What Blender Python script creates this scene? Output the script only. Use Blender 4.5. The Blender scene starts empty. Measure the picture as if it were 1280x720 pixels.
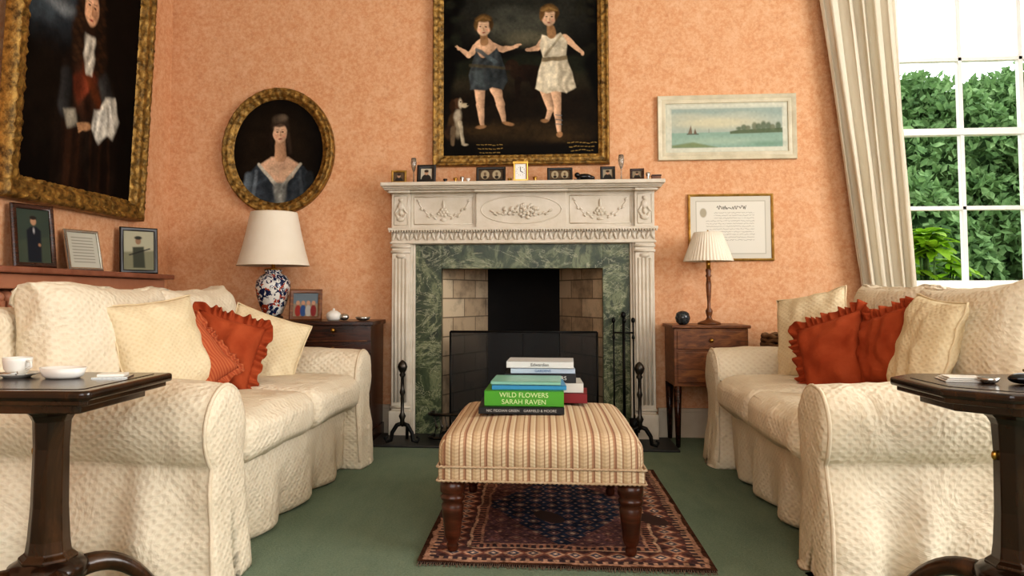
import bpy, bmesh, math, random
import numpy as np
from mathutils import Vector, Matrix, Euler, noise
random.seed(7); rng = np.random.default_rng(7)
R = math.radians
scene = bpy.context.scene

# ------------------------------------------------------------------ helpers
def lin(h):
    h = h.lstrip('#'); o = []
    for i in (0, 2, 4):
        c = int(h[i:i+2], 16) / 255
        o.append(c / 12.92 if c <= .04045 else ((c + .055) / 1.055) ** 2.4)
    return tuple(o)
def rgba(h): return (*lin(h), 1)

def new_mat(name):
    m = bpy.data.materials.new(name); m.use_nodes = True
    nt = m.node_tree; b = nt.nodes['Principled BSDF']
    return m, nt, b
def L(nt, a, b): nt.links.new(a, b)
def tc(nt, kind='Object'):
    n = nt.nodes.new('ShaderNodeTexCoord'); return n.outputs[kind]
def mapping(nt, src, scale=(1, 1, 1), rot=(0, 0, 0), loc=(0, 0, 0)):
    n = nt.nodes.new('ShaderNodeMapping'); L(nt, src, n.inputs[0])
    n.inputs['Scale'].default_value = scale; n.inputs['Rotation'].default_value = rot; n.inputs['Location'].default_value = loc
    return n.outputs[0]
def nnoise(nt, src, scale, detail=4, rough=.6, dist=0):
    n = nt.nodes.new('ShaderNodeTexNoise'); L(nt, src, n.inputs['Vector'])
    n.inputs['Scale'].default_value = scale; n.inputs['Detail'].default_value = detail
    n.inputs['Roughness'].default_value = rough; n.inputs['Distortion'].default_value = dist
    return n.outputs[0]
def ramp(nt, src, stops, interp='LINEAR'):
    n = nt.nodes.new('ShaderNodeValToRGB'); L(nt, src, n.inputs[0])
    cr = n.color_ramp; cr.interpolation = interp
    while len(cr.elements) < len(stops): cr.elements.new(.5)
    for e, (p, c) in zip(cr.elements, stops):
        e.position = p; e.color = rgba(c) if isinstance(c, str) else (c, c, c, 1)
    return n.outputs[0]
def mix(nt, fac, a, b, mode='MIX'):
    n = nt.nodes.new('ShaderNodeMix'); n.data_type = 'RGBA'; n.blend_type = mode
    for idx, v in ((0, fac), (6, a), (7, b)):
        if isinstance(v, str): n.inputs[idx].default_value = rgba(v)
        elif isinstance(v, (int, float)): n.inputs[idx].default_value = v
        else: L(nt, v, n.inputs[idx])
    return n.outputs[2]
def math_n(nt, op, a, b=None):
    n = nt.nodes.new('ShaderNodeMath'); n.operation = op
    for i, v in enumerate((a, b)):
        if v is None: continue
        if isinstance(v, (int, float)): n.inputs[i].default_value = v
        else: L(nt, v, n.inputs[i])
    return n.outputs[0]
def bump(nt, b, h, strength=.3, dist=.01):
    n = nt.nodes.new('ShaderNodeBump'); n.inputs['Strength'].default_value = strength
    n.inputs['Distance'].default_value = dist; L(nt, h, n.inputs['Height']); L(nt, n.outputs[0], b.inputs['Normal'])

def pmat(name, col, col2=None, rough=.6, metal=0., vscale=6, bscale=0, bstr=.3, bdist=.005, spec=.5, lo=.35, hi=.65):
    m, nt, b = new_mat(name)
    b.inputs['Roughness'].default_value = rough; b.inputs['Metallic'].default_value = metal
    b.inputs['Specular IOR Level'].default_value = spec
    o = tc(nt)
    if col2 is None: b.inputs['Base Color'].default_value = rgba(col)
    else:
        L(nt, ramp(nt, nnoise(nt, o, vscale, 6), [(lo, col), (hi, col2)]), b.inputs['Base Color'])
    if bscale: bump(nt, b, nnoise(nt, o, bscale, 4), bstr, bdist)
    return m

def wood_mat(name, c1, c2, c3, rough=.3, axis=(1, 1, 8)):
    m, nt, b = new_mat(name); o = mapping(nt, tc(nt), axis)
    n = nnoise(nt, o, 5, 6, .65, 1.2)
    L(nt, ramp(nt, n, [(.3, c1), (.5, c2), (.7, c3)]), b.inputs['Base Color'])
    b.inputs['Roughness'].default_value = rough
    bump(nt, b, n, .08, .003)
    return m

# walls: sponged, distressed plaster
def wall_mat(name, a, b_, c, d):
    m, nt, b = new_mat(name); g = nt.nodes.new('ShaderNodeNewGeometry').outputs['Position']
    n1 = nnoise(nt, g, 1.3, 5, .6); n2 = nnoise(nt, g, 42, 8, .85); n3 = nnoise(nt, g, 11, 9, .8, .4)
    base = ramp(nt, n1, [(.3, a), (.7, b_)])
    spk = ramp(nt, n2, [(.44, 0.), (.58, 1.)])
    c1 = mix(nt, math_n(nt, 'MULTIPLY', spk, .55), base, c)
    spk3 = ramp(nt, n3, [(.47, 0.), (.62, 1.)])
    c2 = mix(nt, math_n(nt, 'MULTIPLY', spk3, .45), c1, c)
    spk4 = ramp(nt, nnoise(nt, mapping(nt, g, loc=(7, 2, 4)), 22, 9, .85), [(.52, 0.), (.64, 1.)])
    c2 = mix(nt, math_n(nt, 'MULTIPLY', spk4, .42), c2, d)
    L(nt, c2, b.inputs['Base Color']); b.inputs['Roughness'].default_value = .85
    bump(nt, b, n2, .25, .006)
    return m
M_WALL = wall_mat('peach_distressed_plaster', '#cf9468', '#d59c72', '#e6bf9b', '#b97a50')
M_CEIL = pmat('ceiling_white', '#e8e2d6', rough=.9)
M_TRIM = pmat('cream_trim_paint', '#c4b5a0', '#cfc2af', rough=.5)
M_WHITE = pmat('window_white_paint', '#e6e6e2', '#efefeb', rough=.45)

# carpet
m, nt, b = new_mat('sage_green_carpet'); g = nt.nodes.new('ShaderNodeNewGeometry').outputs['Position']
n1 = nnoise(nt, g, 2.2, 5); n2 = nnoise(nt, g, 130, 4, .85); n3 = nnoise(nt, mapping(nt, g, (1, .25, 1)), 14, 5, .7)
c = ramp(nt, n1, [(.3, '#677a69'), (.7, '#7c8d78')])
c = mix(nt, math_n(nt, 'MULTIPLY', ramp(nt, n3, [(.4, 0.), (.7, 1.)]), .35), c, '#8f9c85')
c = mix(nt, math_n(nt, 'MULTIPLY', ramp(nt, n2, [(.35, 0.), (.65, 1.)]), .6), c, '#9ca890')
L(nt, c, b.inputs['Base Color']); b.inputs['Roughness'].default_value = .97; b.inputs['Specular IOR Level'].default_value = .1
bump(nt, b, n2, .8, .012); M_CARPET = m

# sofa fabric, quilted sprig pattern
def fabric(name, base, base2, dot, k=34, tint=.28, st=.4):
    m, nt, b = new_mat(name); uv = tc(nt, 'UV')
    mp = mapping(nt, uv, (k, k * 1.25, k), (0, 0, R(45)))
    v = nt.nodes.new('ShaderNodeTexVoronoi'); v.inputs['Randomness'].default_value = 0.0; v.inputs['Scale'].default_value = 1; L(nt, mp, v.inputs['Vector'])
    d = ramp(nt, v.outputs['Distance'], [(.06, 1.), (.46, 0.)])
    o = tc(nt); n1 = nnoise(nt, o, 3, 4)
    c = ramp(nt, n1, [(.3, base), (.7, base2)])
    c = mix(nt, math_n(nt, 'MULTIPLY', d, tint), c, dot)
    L(nt, c, b.inputs['Base Color']); b.inputs['Roughness'].default_value = .9; b.inputs['Specular IOR Level'].default_value = .2
    w = nnoise(nt, o, 5.5, 5, .55, 1.4); hgt = math_n(nt, 'ADD', math_n(nt, 'MULTIPLY', w, 2.0), math_n(nt, 'MULTIPLY', d, -.18))
    bump(nt, b, hgt, st, .022)
    return m
M_SOFA = fabric('cream_quilted_slipcover', '#d8cab2', '#e2d7c1', '#b8977a', 44, .15, .5)
M_SOFA2 = fabric('cream_pillow_fabric', '#d7c5a2', '#dfd0b1', '#bb9a70', 58, .18, .35)
M_RUST = pmat('rust_linen', '#923f22', '#a6502f', rough=.9, vscale=9, bscale=120, bstr=.4, spec=.15)
m, nt, b = new_mat('rust_stripe_linen'); o = tc(nt)
w = nt.nodes.new('ShaderNodeTexWave'); w.inputs['Scale'].default_value = 26; L(nt, o, w.inputs['Vector'])
L(nt, ramp(nt, w.outputs['Fac'], [(.3, '#a34c2a'), (.7, '#b5643e')]), b.inputs['Base Color']); b.inputs['Roughness'].default_value = .9
M_RUST2 = m

# ottoman stripes
m, nt, b = new_mat('woven_stripe_upholstery'); uv = tc(nt, 'UV'); s = nt.nodes.new('ShaderNodeSeparateXYZ'); L(nt, uv, s.inputs[0])
fr = math_n(nt, 'FRACT', math_n(nt, 'MULTIPLY', s.outputs[0], 15.0))
c = ramp(nt, fr, [(0, '#cdb595'), (.16, '#9c7a5c'), (.22, '#d3c0a0'), (.36, '#b0896c'), (.44, '#8f6850'), (.52, '#cfb998'), (.68, '#d8c8ab'), (.76, '#a18062'), (.84, '#bfa583')], 'CONSTANT')
zz = math_n(nt, 'FRACT', math_n(nt, 'ADD', math_n(nt, 'MULTIPLY', s.outputs[1], 90), math_n(nt, 'ABSOLUTE', math_n(nt, 'SUBTRACT', math_n(nt, 'MULTIPLY', fr, 2), 1))))
c = mix(nt, math_n(nt, 'MULTIPLY', ramp(nt, zz, [(.4, 0.), (.6, 1.)]), .25), c, '#8a6a54')
L(nt, c, b.inputs['Base Color']); b.inputs['Roughness'].default_value = .9; bump(nt, b, zz, .3, .003); M_STRIPE = m

# marble
m, nt, b = new_mat('verde_marble'); o = mapping(nt, tc(nt), (1, 1, .8), (0, R(35), 0))
n1 = nnoise(nt, o, 3.6, 9, .66, 2.2)
c = ramp(nt, n1, [(.3, '#171e15'), (.42, '#2f3a25'), (.5, '#444e34'), (.56, '#747a5a'), (.6, '#3a4430'), (.72, '#1c261a')])
vn = nnoise(nt, mapping(nt, tc(nt), (1, 1, 2.2), (0, R(-30), 0)), 3, 7, .65, 3)
ve = ramp(nt, vn, [(.48, 0.), (.5, 1.), (.52, 0.)])
c = mix(nt, math_n(nt, 'MULTIPLY', ve, .65), c, '#b3b294'); L(nt, c, b.inputs['Base Color'])
b.inputs['Roughness'].default_value = .32; b.inputs['Specular IOR Level'].default_value = .35; M_MARBLE = m

# bricks
m, nt, b = new_mat('cream_firebrick'); uv = tc(nt, 'UV'); br = nt.nodes.new('ShaderNodeTexBrick'); L(nt, uv, br.inputs['Vector'])
br.inputs['Scale'].default_value = 1; br.inputs['Brick Width'].default_value = .23; br.inputs['Row Height'].default_value = .115; br.inputs['Mortar Size'].default_value = .004
br.inputs['Color1'].default_value = rgba('#cdb99c'); br.inputs['Color2'].default_value = rgba('#b49d80'); br.inputs['Mortar'].default_value = rgba('#7b6b56')
n1 = nnoise(nt, tc(nt), 5, 6, .7)
c = mix(nt, ramp(nt, n1, [(.48, 0.), (.75, .75)]), br.outputs['Color'], '#3a322a'); L(nt, c, b.inputs['Base Color'])
b.inputs['Roughness'].default_value = .9; bump(nt, b, br.outputs['Fac'], -.3, .01); M_BRICK = m
M_SOOT = pmat('sooty_black_brick', '#070606', '#14110f', rough=.95, vscale=5)
M_MANTEL = pmat('white_painted_carving', '#c9bfad', '#d6cdbe', rough=.5, vscale=10, bscale=90, bstr=.12)
M_IRON = pmat('black_iron', '#0d0d0d', '#1b1a19', rough=.45, metal=.6, vscale=20)
M_STEEL = pmat('worn_steel', '#3a3733', '#56514a', rough=.35, metal=.9, vscale=20)
M_HEARTH = pmat('dark_hearth_stone', '#1c1b1a', '#2c2a27', rough=.5, vscale=8)
M_GOLD = pmat('antique_gilt', '#4e3916', '#a98443', rough=.42, metal=.5, vscale=30, bscale=60, bstr=.7, bdist=.006, lo=.34, hi=.64)
M_GOLD2 = pmat('bright_gilt', '#8b6a2c', '#c09a52', rough=.38, metal=.6, vscale=20)
M_BRASS = pmat('brass', '#a07a38', '#b99348', rough=.28, metal=.9)
M_DARKW = wood_mat('dark_mahogany', '#1c0d07', '#351a0e', '#4a2716', .25)
M_WALNUT = wood_mat('walnut', '#4a2812', '#6c4020', '#8a5a30', .35, (2, 2, 7))
M_LEGW = wood_mat('turned_mahogany', '#2a100a', '#43200f', '#5a2d1c', .28)
M_TABLE = wood_mat('rosewood_table', '#130b07', '#22140b', '#36200f', .2, (3, 1, 1))
M_PEDEST = wood_mat('pedestal_brown', '#1c0f08', '#34200f', '#573720', .22, (1, 1, .5))
M_BLACKF = pmat('black_frame', '#100d0b', '#1c1815', rough=.35)
M_SILVER = pmat('silver', '#b9b7b0', rough=.25, metal=.9)
M_PALEF = pmat('pale_limed_frame', '#bfb69c', '#d3cab0', rough=.45, vscale=15)
M_PORC = pmat('white_porcelain', '#e3e0d8', rough=.2)
M_SHADE = pmat('ivory_lampshade', '#e2d8c5', '#e8dfcf', rough=.8, vscale=4)
M_PINK = pmat('pink_painted_radiator', '#a97053', '#b57e60', rough=.5)
M_SHELF = pmat('shelf_brownpink_wood', '#80503a', '#9a6650', rough=.4, vscale=12)
M_GLASSY = pmat('clear_glassware', '#d9d9d2', rough=.08); M_GLASSY.node_tree.nodes['Principled BSDF'].inputs['Transmission Weight'].default_value = .85
M_BLACK = pmat('black_glaze', '#0c0c0e', rough=.15)
m, nt, b = new_mat('curtain_linen'); o = tc(nt)
n1 = nnoise(nt, mapping(nt, o, (1, 1, .3)), 8, 5); L(nt, ramp(nt, n1, [(.3, '#d6ccb8'), (.7, '#dfd6c4')]), b.inputs['Base Color'])
b.inputs['Roughness'].default_value = .9; bump(nt, b, nnoise(nt, o, 300, 2), .2, .002); M_CURT = m
m, nt, b = new_mat('imari_vase_glaze'); o = tc(nt)
n1 = nnoise(nt, o, 26, 3, .6, 1.5); n2 = nnoise(nt, mapping(nt, o, loc=(5, 3, 1)), 22, 2, .5, 1)
c = ramp(nt, n1, [(.46, '#dcdad2'), (.5, '#1f2a4c')], 'CONSTANT')
c = mix(nt, ramp(nt, n2, [(.6, 0.), (.62, 1.)]), c, '#a4452c'); L(nt, c, b.inputs['Base Color']); b.inputs['Roughness'].default_value = .15; M_IMARI = m
m, nt, b = new_mat('spark_screen_mesh'); b.inputs['Base Color'].default_value = rgba('#0c0c0c'); b.inputs['Roughness'].default_value = .6
b.inputs['Alpha'].default_value = .6; M_MESH = m
def leafmat(name, a, b_, c_, sc=2.5, tlf=.3):
    m, nt, b = new_mat(name); g = nt.nodes.new('ShaderNodeNewGeometry').outputs['Position']
    L(nt, ramp(nt, nnoise(nt, g, sc, 6, .8), [(.35, a), (.5, b_), (.65, c_)]), b.inputs['Base Color']); b.inputs['Roughness'].default_value = .6
    b.inputs['Specular IOR Level'].default_value = .2
    tl = nt.nodes.new('ShaderNodeBsdfTranslucent'); tl.inputs[0].default_value = rgba(b_)
    mx = nt.nodes.new('ShaderNodeMixShader'); mx.inputs[0].default_value = tlf; L(nt, b.outputs[0], mx.inputs[1]); L(nt, tl.outputs[0], mx.inputs[2]); L(nt, mx.outputs[0], nt.nodes['Material Output'].inputs[0]); return m
M_LEAF = leafmat('tree_leaves', '#44603a', '#658350', '#90aa74', 4)
M_LEAF2 = leafmat('bright_shrub_leaves', '#5f8e1e', '#83ad2c', '#a9c644')
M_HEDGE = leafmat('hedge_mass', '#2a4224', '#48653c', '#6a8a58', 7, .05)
def art_mat(name, rough, spec=.2):
    m, nt, b = new_mat(name); a = nt.nodes.new('ShaderNodeAttribute'); a.attribute_name = 'Col'
    L(nt, a.outputs['Color'], b.inputs['Base Color']); b.inputs['Roughness'].default_value = rough; b.inputs['Specular IOR Level'].default_value = spec
    bump(nt, b, nnoise(nt, tc(nt), 160, 3), .08, .002); return m
M_OIL = art_mat('oil_paint', .6, .08); M_PAPER = art_mat('paper_print', .55); M_RUG = art_mat('rug_pile', .95, .05)

# --- objects
def mesh_obj(name, verts, faces, mat, parent=None, smooth=True, loc=(0, 0, 0), rot=(0, 0, 0), uv=False, recalc=True, auto=None):
    me = bpy.data.meshes.new(name); me.from_pydata([tuple(v) for v in verts], [], [tuple(f) for f in faces])
    if recalc:
        bm = bmesh.new(); bm.from_mesh(me); bmesh.ops.recalc_face_normals(bm, faces=bm.faces); bm.to_mesh(me); bm.free()
    if smooth: me.polygons.foreach_set('use_smooth', [True] * len(me.polygons))
    ob = bpy.data.objects.new(name, me); scene.collection.objects.link(ob)
    ob.location = loc; ob.rotation_euler = rot
    if mat: me.materials.append(mat)
    if parent: ob.parent = parent
    if uv: box_uv(me)
    if auto:
        try: me.set_sharp_from_angle(angle=R(auto))
        except Exception: pass
    return ob
def box_uv(me):
    ul = me.uv_layers.new(name='UVMap'); vs = me.vertices
    for p in me.polygons:
        n = p.normal; ax = max(range(3), key=lambda i: abs(n[i]))
        for li in p.loop_indices:
            c = vs[me.loops[li].vertex_index].co
            ul.data[li].uv = (c.y, c.z) if ax == 0 else ((c.x, c.z) if ax == 1 else (c.x, c.y))
def group(name, loc=(0, 0, 0), rot=(0, 0, 0)):
    e = bpy.data.objects.new(name, None); scene.collection.objects.link(e); e.empty_display_size = .1
    e.location = loc; e.rotation_euler = rot; return e
class Geo:
    def __init__(s): s.v = []; s.f = []
    def add(s, v, f):
        o = len(s.v); s.v += [tuple(p) for p in v]; s.f += [tuple(i + o for i in q) for q in f]; return s
    def box(s, x0, x1, y0, y1, z0, z1):
        v = [(x, y, z) for x in (x0, x1) for y in (y0, y1) for z in (z0, z1)]
        return s.add(v, [(0, 1, 3, 2), (4, 6, 7, 5), (0, 4, 5, 1), (2, 3, 7, 6), (0, 2, 6, 4), (1, 5, 7, 3)])
    def lathe(s, prof, seg=32, c=(0, 0, 0), modf=None, cap=True):
        v = []; f = []; n = len(prof)
        for i, (r, z) in enumerate(prof):
            for k in range(seg):
                a = 2 * math.pi * k / seg; rr = r * (modf(a, i) if modf else 1)
                v.append((c[0] + rr * math.cos(a), c[1] + rr * math.sin(a), c[2] + z))
        for i in range(n - 1):
            for k in range(seg):
                k2 = (k + 1) % seg; f.append((i * seg + k, i * seg + k2, (i + 1) * seg + k2, (i + 1) * seg + k))
        if cap: f.append(tuple(range(seg))[::-1]); f.append(tuple((n - 1) * seg + k for k in range(seg)))
        return s.add(v, f)
    def tube(s, pts, r, seg=8):
        pts = [Vector(p) for p in pts]; n = len(pts); rs = r if isinstance(r, (list, tuple)) else [r] * n
        v = []; f = []; prev = None
        for i, p in enumerate(pts):
            t = (pts[min(i + 1, n - 1)] - pts[max(i - 1, 0)]).normalized()
            if prev is None:
                up = Vector((0, 0, 1)) if abs(t.z) < .9 else Vector((1, 0, 0)); a = t.cross(up).normalized()
            else: a = (prev - t * prev.dot(t)).normalized()
            prev = a; b_ = t.cross(a)
            for k in range(seg):
                an = 2 * math.pi * k / seg; v.append(p + (a * math.cos(an) + b_ * math.sin(an)) * rs[i])
        for i in range(n - 1):
            for k in range(seg):
                k2 = (k + 1) % seg; f.append((i * seg + k, i * seg + k2, (i + 1) * seg + k2, (i + 1) * seg + k))
        f.append(tuple(range(seg))[::-1]); f.append(tuple((n - 1) * seg + k for k in range(seg)))
        return s.add(v, f)
    def blob(s, c, r, rot=0, su=10, sv=6):
        v = []; f = []
        for i in range(sv + 1):
            th = math.pi * i / sv
            for k in range(su):
                a = 2 * math.pi * k / su
                x = r[0] * math.sin(th) * math.cos(a); y = r[1] * math.sin(th) * math.sin(a); z = r[2] * math.cos(th)
                x, z = x * math.cos(rot) - z * math.sin(rot), x * math.sin(rot) + z * math.cos(rot)
                v.append((c[0] + x, c[1] + y, c[2] + z))
        for i in range(sv):
            for k in range(su):
                k2 = (k + 1) % su; f.append((i * su + k, i * su + k2, (i + 1) * su + k2, (i + 1) * su + k))
        return s.add(v, f)
    def obj(s, name, mat, parent=None, smooth=True, bevel=0, **kw):
        o = mesh_obj(name, s.v, s.f, mat, parent, smooth and not bevel, **kw)
        if bevel: add_bevel(o, bevel)
        return o
def add_bevel(o, w, seg=2):
    md = o.modifiers.new('bevel', 'BEVEL'); md.width = w; md.segments = seg; md.limit_method = 'ANGLE'; md.angle_limit = R(40)
    return o
def box(name, x0, x1, y0, y1, z0, z1, mat, parent=None, bevel=0, **kw):
    return Geo().box(x0, x1, y0, y1, z0, z1).obj(name, mat, parent, smooth=False, bevel=bevel, **kw)
def wrinkle(me, amp, sc, seed=0, fn=None):
    for v in me.vertices:
        p = v.co * sc + Vector((seed, seed * 1.7, 3.1))
        r1 = 1 - abs(noise.noise(p + Vector((noise.noise(p * .7), 0, 0)))) * 2.4
        d = (noise.noise(p * .8) + .3 * r1) * amp + noise.noise(p * 2.3) * amp * .3
        v.co = v.co + v.normal * d
        if fn: v.co = Vector(fn(v.co))
def rbox(name, c, size, r, mat, parent=None, cuts=12, puff=(0, 0, 0), wr=0, wsc=6, seed=0, rot=(0, 0, 0), uv=True, fn=None, ears=0):
    bm = bmesh.new(); bmesh.ops.create_cube(bm, size=1); bmesh.ops.subdivide_edges(bm, edges=bm.edges[:], cuts=cuts, use_grid_fill=True)
    h = [s_ / 2 for s_ in size]
    for v in bm.verts:
        q = [max(-1, min(1, a * 2)) for a in v.co]
        p = Vector([q[i] * h[i] for i in range(3)])
        cl = Vector([max(-(h[i] - r), min(h[i] - r, p[i])) for i in range(3)])
        d = p - cl
        if d.length > 1e-6: p = cl + d.normalized() * r * min(1, max(abs(d[i]) for i in range(3)) / r)
        for i in range(3):
            j, k = (i + 1) % 3, (i + 2) % 3
            p[i] += puff[i] * q[i] * (1 - q[j] ** 2) * (1 - q[k] ** 2)
        if ears:
            e_ = abs(q[1]) ** 5 * abs(q[2]) ** 5; p.y += ears * e_ * math.copysign(1, q[1]); p.z += ears * e_ * math.copysign(1, q[2]); p.x *= 1 - .55 * e_
        v.co = p
    bm.normal_update()
    me = bpy.data.meshes.new(name); bm.to_mesh(me); bm.free()
    if wr or fn: wrinkle(me, wr, wsc, seed, fn)
    me.polygons.foreach_set('use_smooth', [True] * len(me.polygons)); me.update()
    if uv: box_uv(me)
    ob = bpy.data.objects.new(name, me); scene.collection.objects.link(ob); me.materials.append(mat)
    ob.location = c; ob.rotation_euler = rot
    if parent: ob.parent = parent
    return ob
def text(name, body, size, loc, rot, mat, parent, align='CENTER', ex=.0004):
    cu = bpy.data.curves.new(name, 'FONT'); cu.body = body; cu.size = size; cu.align_x = align; cu.align_y = 'CENTER'; cu.extrude = ex
    cu.materials.append(mat); ob = bpy.data.objects.new(name, cu); scene.collection.objects.link(ob); ob.location = loc; ob.rotation_euler = rot; ob.parent = parent
    return ob

# painted flat art --------------------------------------------------------
class Art:
    def __init__(s, x0, x1, y0, y1, nx, bg):
        s.x0, s.x1, s.y0, s.y1 = x0, x1, y0, y1; s.nx = nx; s.ny = max(4, int(round(nx * (y1 - y0) / (x1 - x0))))
        s.X, s.Y = np.meshgrid(np.linspace(x0, x1, s.nx), np.linspace(y0, y1, s.ny)); s.C = np.ones((s.ny, s.nx, 3)) * np.array(lin(bg))
        s.wp = s.field(14); s.wp2 = s.field(6)
    def warp(s, amp, k=10):
        a, b_ = s.field(k), s.field(k); s.X0, s.Y0 = s.X, s.Y; s.X = s.X + a * amp; s.Y = s.Y + b_ * amp
    def unwarp(s): s.X, s.Y = s.X0, s.Y0
    def put(s, d, col, soft, al=1, shade=None):
        a = np.clip(.5 - d / soft, 0, 1); a = (a * a * (3 - 2 * a) * al)[..., None]; c = np.array(lin(col)) if isinstance(col, str) else np.array(col)
        cc = c if shade is None else c * shade[..., None]
        s.C = s.C * (1 - a) + cc * a
    def ell(s, cx, cy, rx, ry, col, soft=1.5, ang=0, al=1, sh=0):
        a = R(ang); dx, dy = s.X - cx, s.Y - cy; qx = (dx * math.cos(a) + dy * math.sin(a)) / rx; qy = (-dx * math.sin(a) + dy * math.cos(a)) / ry
        s.put((np.sqrt(qx ** 2 + qy ** 2) - 1) * min(rx, ry), col, soft, al, np.clip(1 - sh * (dx / rx * .8 + dy / ry * .4), .1, 2) if sh else None)
    def cap(s, x1, y1, r1, x2, y2, r2, col, soft=1.5, al=1, sh=0):
        vx, vy = x2 - x1, y2 - y1; t = np.clip(((s.X - x1) * vx + (s.Y - y1) * vy) / (vx * vx + vy * vy + 1e-9), 0, 1)
        dx = s.X - x1 - t * vx; r = r1 + (r2 - r1) * t
        s.put(np.sqrt(dx ** 2 + (s.Y - y1 - t * vy) ** 2) - r, col, soft, al, np.clip(1 - sh * dx / r, .1, 2) if sh else None)
    def poly(s, pts, col, soft=1.5, al=1, folds=0, fk=1., sh=0):
        n = len(pts); d = np.full(s.X.shape, 1e9); ins = np.zeros(s.X.shape, bool)
        for i in range(n):
            ax, ay = pts[i]; bx, by = pts[(i + 1) % n]; ex, ey = bx - ax, by - ay
            t = np.clip(((s.X - ax) * ex + (s.Y - ay) * ey) / (ex * ex + ey * ey + 1e-9), 0, 1)
            d = np.minimum(d, np.hypot(s.X - ax - t * ex, s.Y - ay - t * ey))
            cnd = ((ay > s.Y) != (by > s.Y)) & (s.X < (bx - ax) * (s.Y - ay) / (by - ay + 1e-9) + ax); ins ^= cnd
        shd = None
        if folds:
            shd = 1 + folds * np.sin(s.X * fk + 1.6 * s.wp + .15 * fk * s.Y) * (.7 + .35 * s.wp2) + folds * .35 * s.wp2
        if sh:
            xs = [p[0] for p in pts]; cx, hw = (min(xs) + max(xs)) / 2, (max(xs) - min(xs)) / 2 + 1e-6
            q = np.clip(1 - sh * (s.X - cx) / hw, .15, 2); shd = q if shd is None else shd * q
        if shd is not None: shd = np.clip(shd, .1, 2)
        s.put(np.where(ins, -d, d), col, soft, al, shd)
    def field(s, k):
        nx, ny = max(3, int((s.x1 - s.x0) / k) + 3), max(3, int((s.y1 - s.y0) / k) + 3)
        g = rng.normal(0, 1, (ny, nx)); yy = np.linspace(0, ny - 1.01, s.ny); xx = np.linspace(0, nx - 1.01, s.nx)
        yi = yy.astype(int); xi = xx.astype(int); fy = (yy - yi)[:, None]; fx = (xx - xi)[None]; fy = fy * fy * (3 - 2 * fy); fx = fx * fx * (3 - 2 * fx)
        a = g[yi][:, xi] * (1 - fx) + g[yi][:, xi + 1] * fx; b_ = g[yi + 1][:, xi] * (1 - fx) + g[yi + 1][:, xi + 1] * fx
        return a * (1 - fy) + b_ * fy
    def noise(s, k, amp):
        px = (s.x1 - s.x0) / s.nx
        s.C = np.clip(s.C * (1 + amp * s.field(max(k * px, px * 1.2)))[..., None], 0, 1)
    def mesh(s, name, w, h, mat, parent, loc=(0, 0, 0), rot=(0, 0, 0), flat=False, zf=None, oval=False):
        if hasattr(s, 'X0'): s.unwarp()
        U = (s.X - s.x0) / (s.x1 - s.x0) - .5; V = .5 - (s.Y - s.y0) / (s.y1 - s.y0)
        a = (U * w).ravel(); b_ = (V * h).ravel(); z = np.zeros_like(a) if zf is None else zf(a, b_)
        co = np.stack([a, b_, z], 1) if flat else np.stack([a, z, b_], 1)
        idx = np.arange(s.nx * s.ny).reshape(s.ny, s.nx)
        q = np.stack([idx[:-1, :-1], idx[1:, :-1], idx[1:, 1:], idx[:-1, 1:]], -1).reshape(-1, 4)
        if oval:
            keep = (U ** 2 + V ** 2 < .25 * 1.02); kk = keep[:-1, :-1] & keep[1:, :-1] & keep[1:, 1:] & keep[:-1, 1:]; q = q[kk.ravel()]
        me = bpy.data.meshes.new(name); me.from_pydata(co.tolist(), [], q.tolist())
        at = me.color_attributes.new('Col', 'FLOAT_COLOR', 'POINT'); at.data.foreach_set('color', np.concatenate([np.clip(s.C, 0, 1), np.ones((s.ny, s.nx, 1))], 2).ravel().astype(np.float32))
        me.materials.append(mat); me.polygons.foreach_set('use_smooth', [True] * len(me.polygons))
        ob = bpy.data.objects.new(name, me); scene.collection.objects.link(ob); ob.parent = parent; ob.location = loc; ob.rotation_euler = rot
        return ob

def ring_frame(name, w, h, prof, mat, parent, oval=False, n=60, carve=0, freq=40, loc=(0, 0, 0)):
    pts = []; m_ = len(prof); N = n * 4
    for k in range(N):
        row = []
        for (d, dep) in prof:
            if oval:
                a = 2 * math.pi * k / N; x = (w / 2 + d) * math.cos(a); z = (h / 2 + d) * math.sin(a); s_ = a * (w + h) / 4
            else:
                side, t = divmod(k, n); t /= n; X, Z = w / 2 + d, h / 2 + d
                x, z = [(-X + 2 * X * t, -Z), (X, -Z + 2 * Z * t), (X - 2 * X * t, Z), (-X, Z - 2 * Z * t)][side]
                s_ = x if side % 2 == 0 else z
            if carve and dep > .012:
                dep2 = dep + carve * (.8 * math.sin(s_ * freq + d * 60) * math.cos(d * 90) + 1.3 * noise.noise(Vector((x * 55, z * 55, d * 60))))
            else: dep2 = dep
            row.append((x + loc[0], -dep2 + loc[1], z + loc[2]))
        pts.append(row)
    v = [p for r_ in pts for p in r_]; f = []
    for k in range(N):
        k2 = (k + 1) % N
        for j in range(m_ - 1): f.append((k * m_ + j, k2 * m_ + j, k2 * m_ + j + 1, k * m_ + j + 1))
    return mesh_obj(name, v, f, mat, parent, smooth=True, auto=None if carve else 30)

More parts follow.
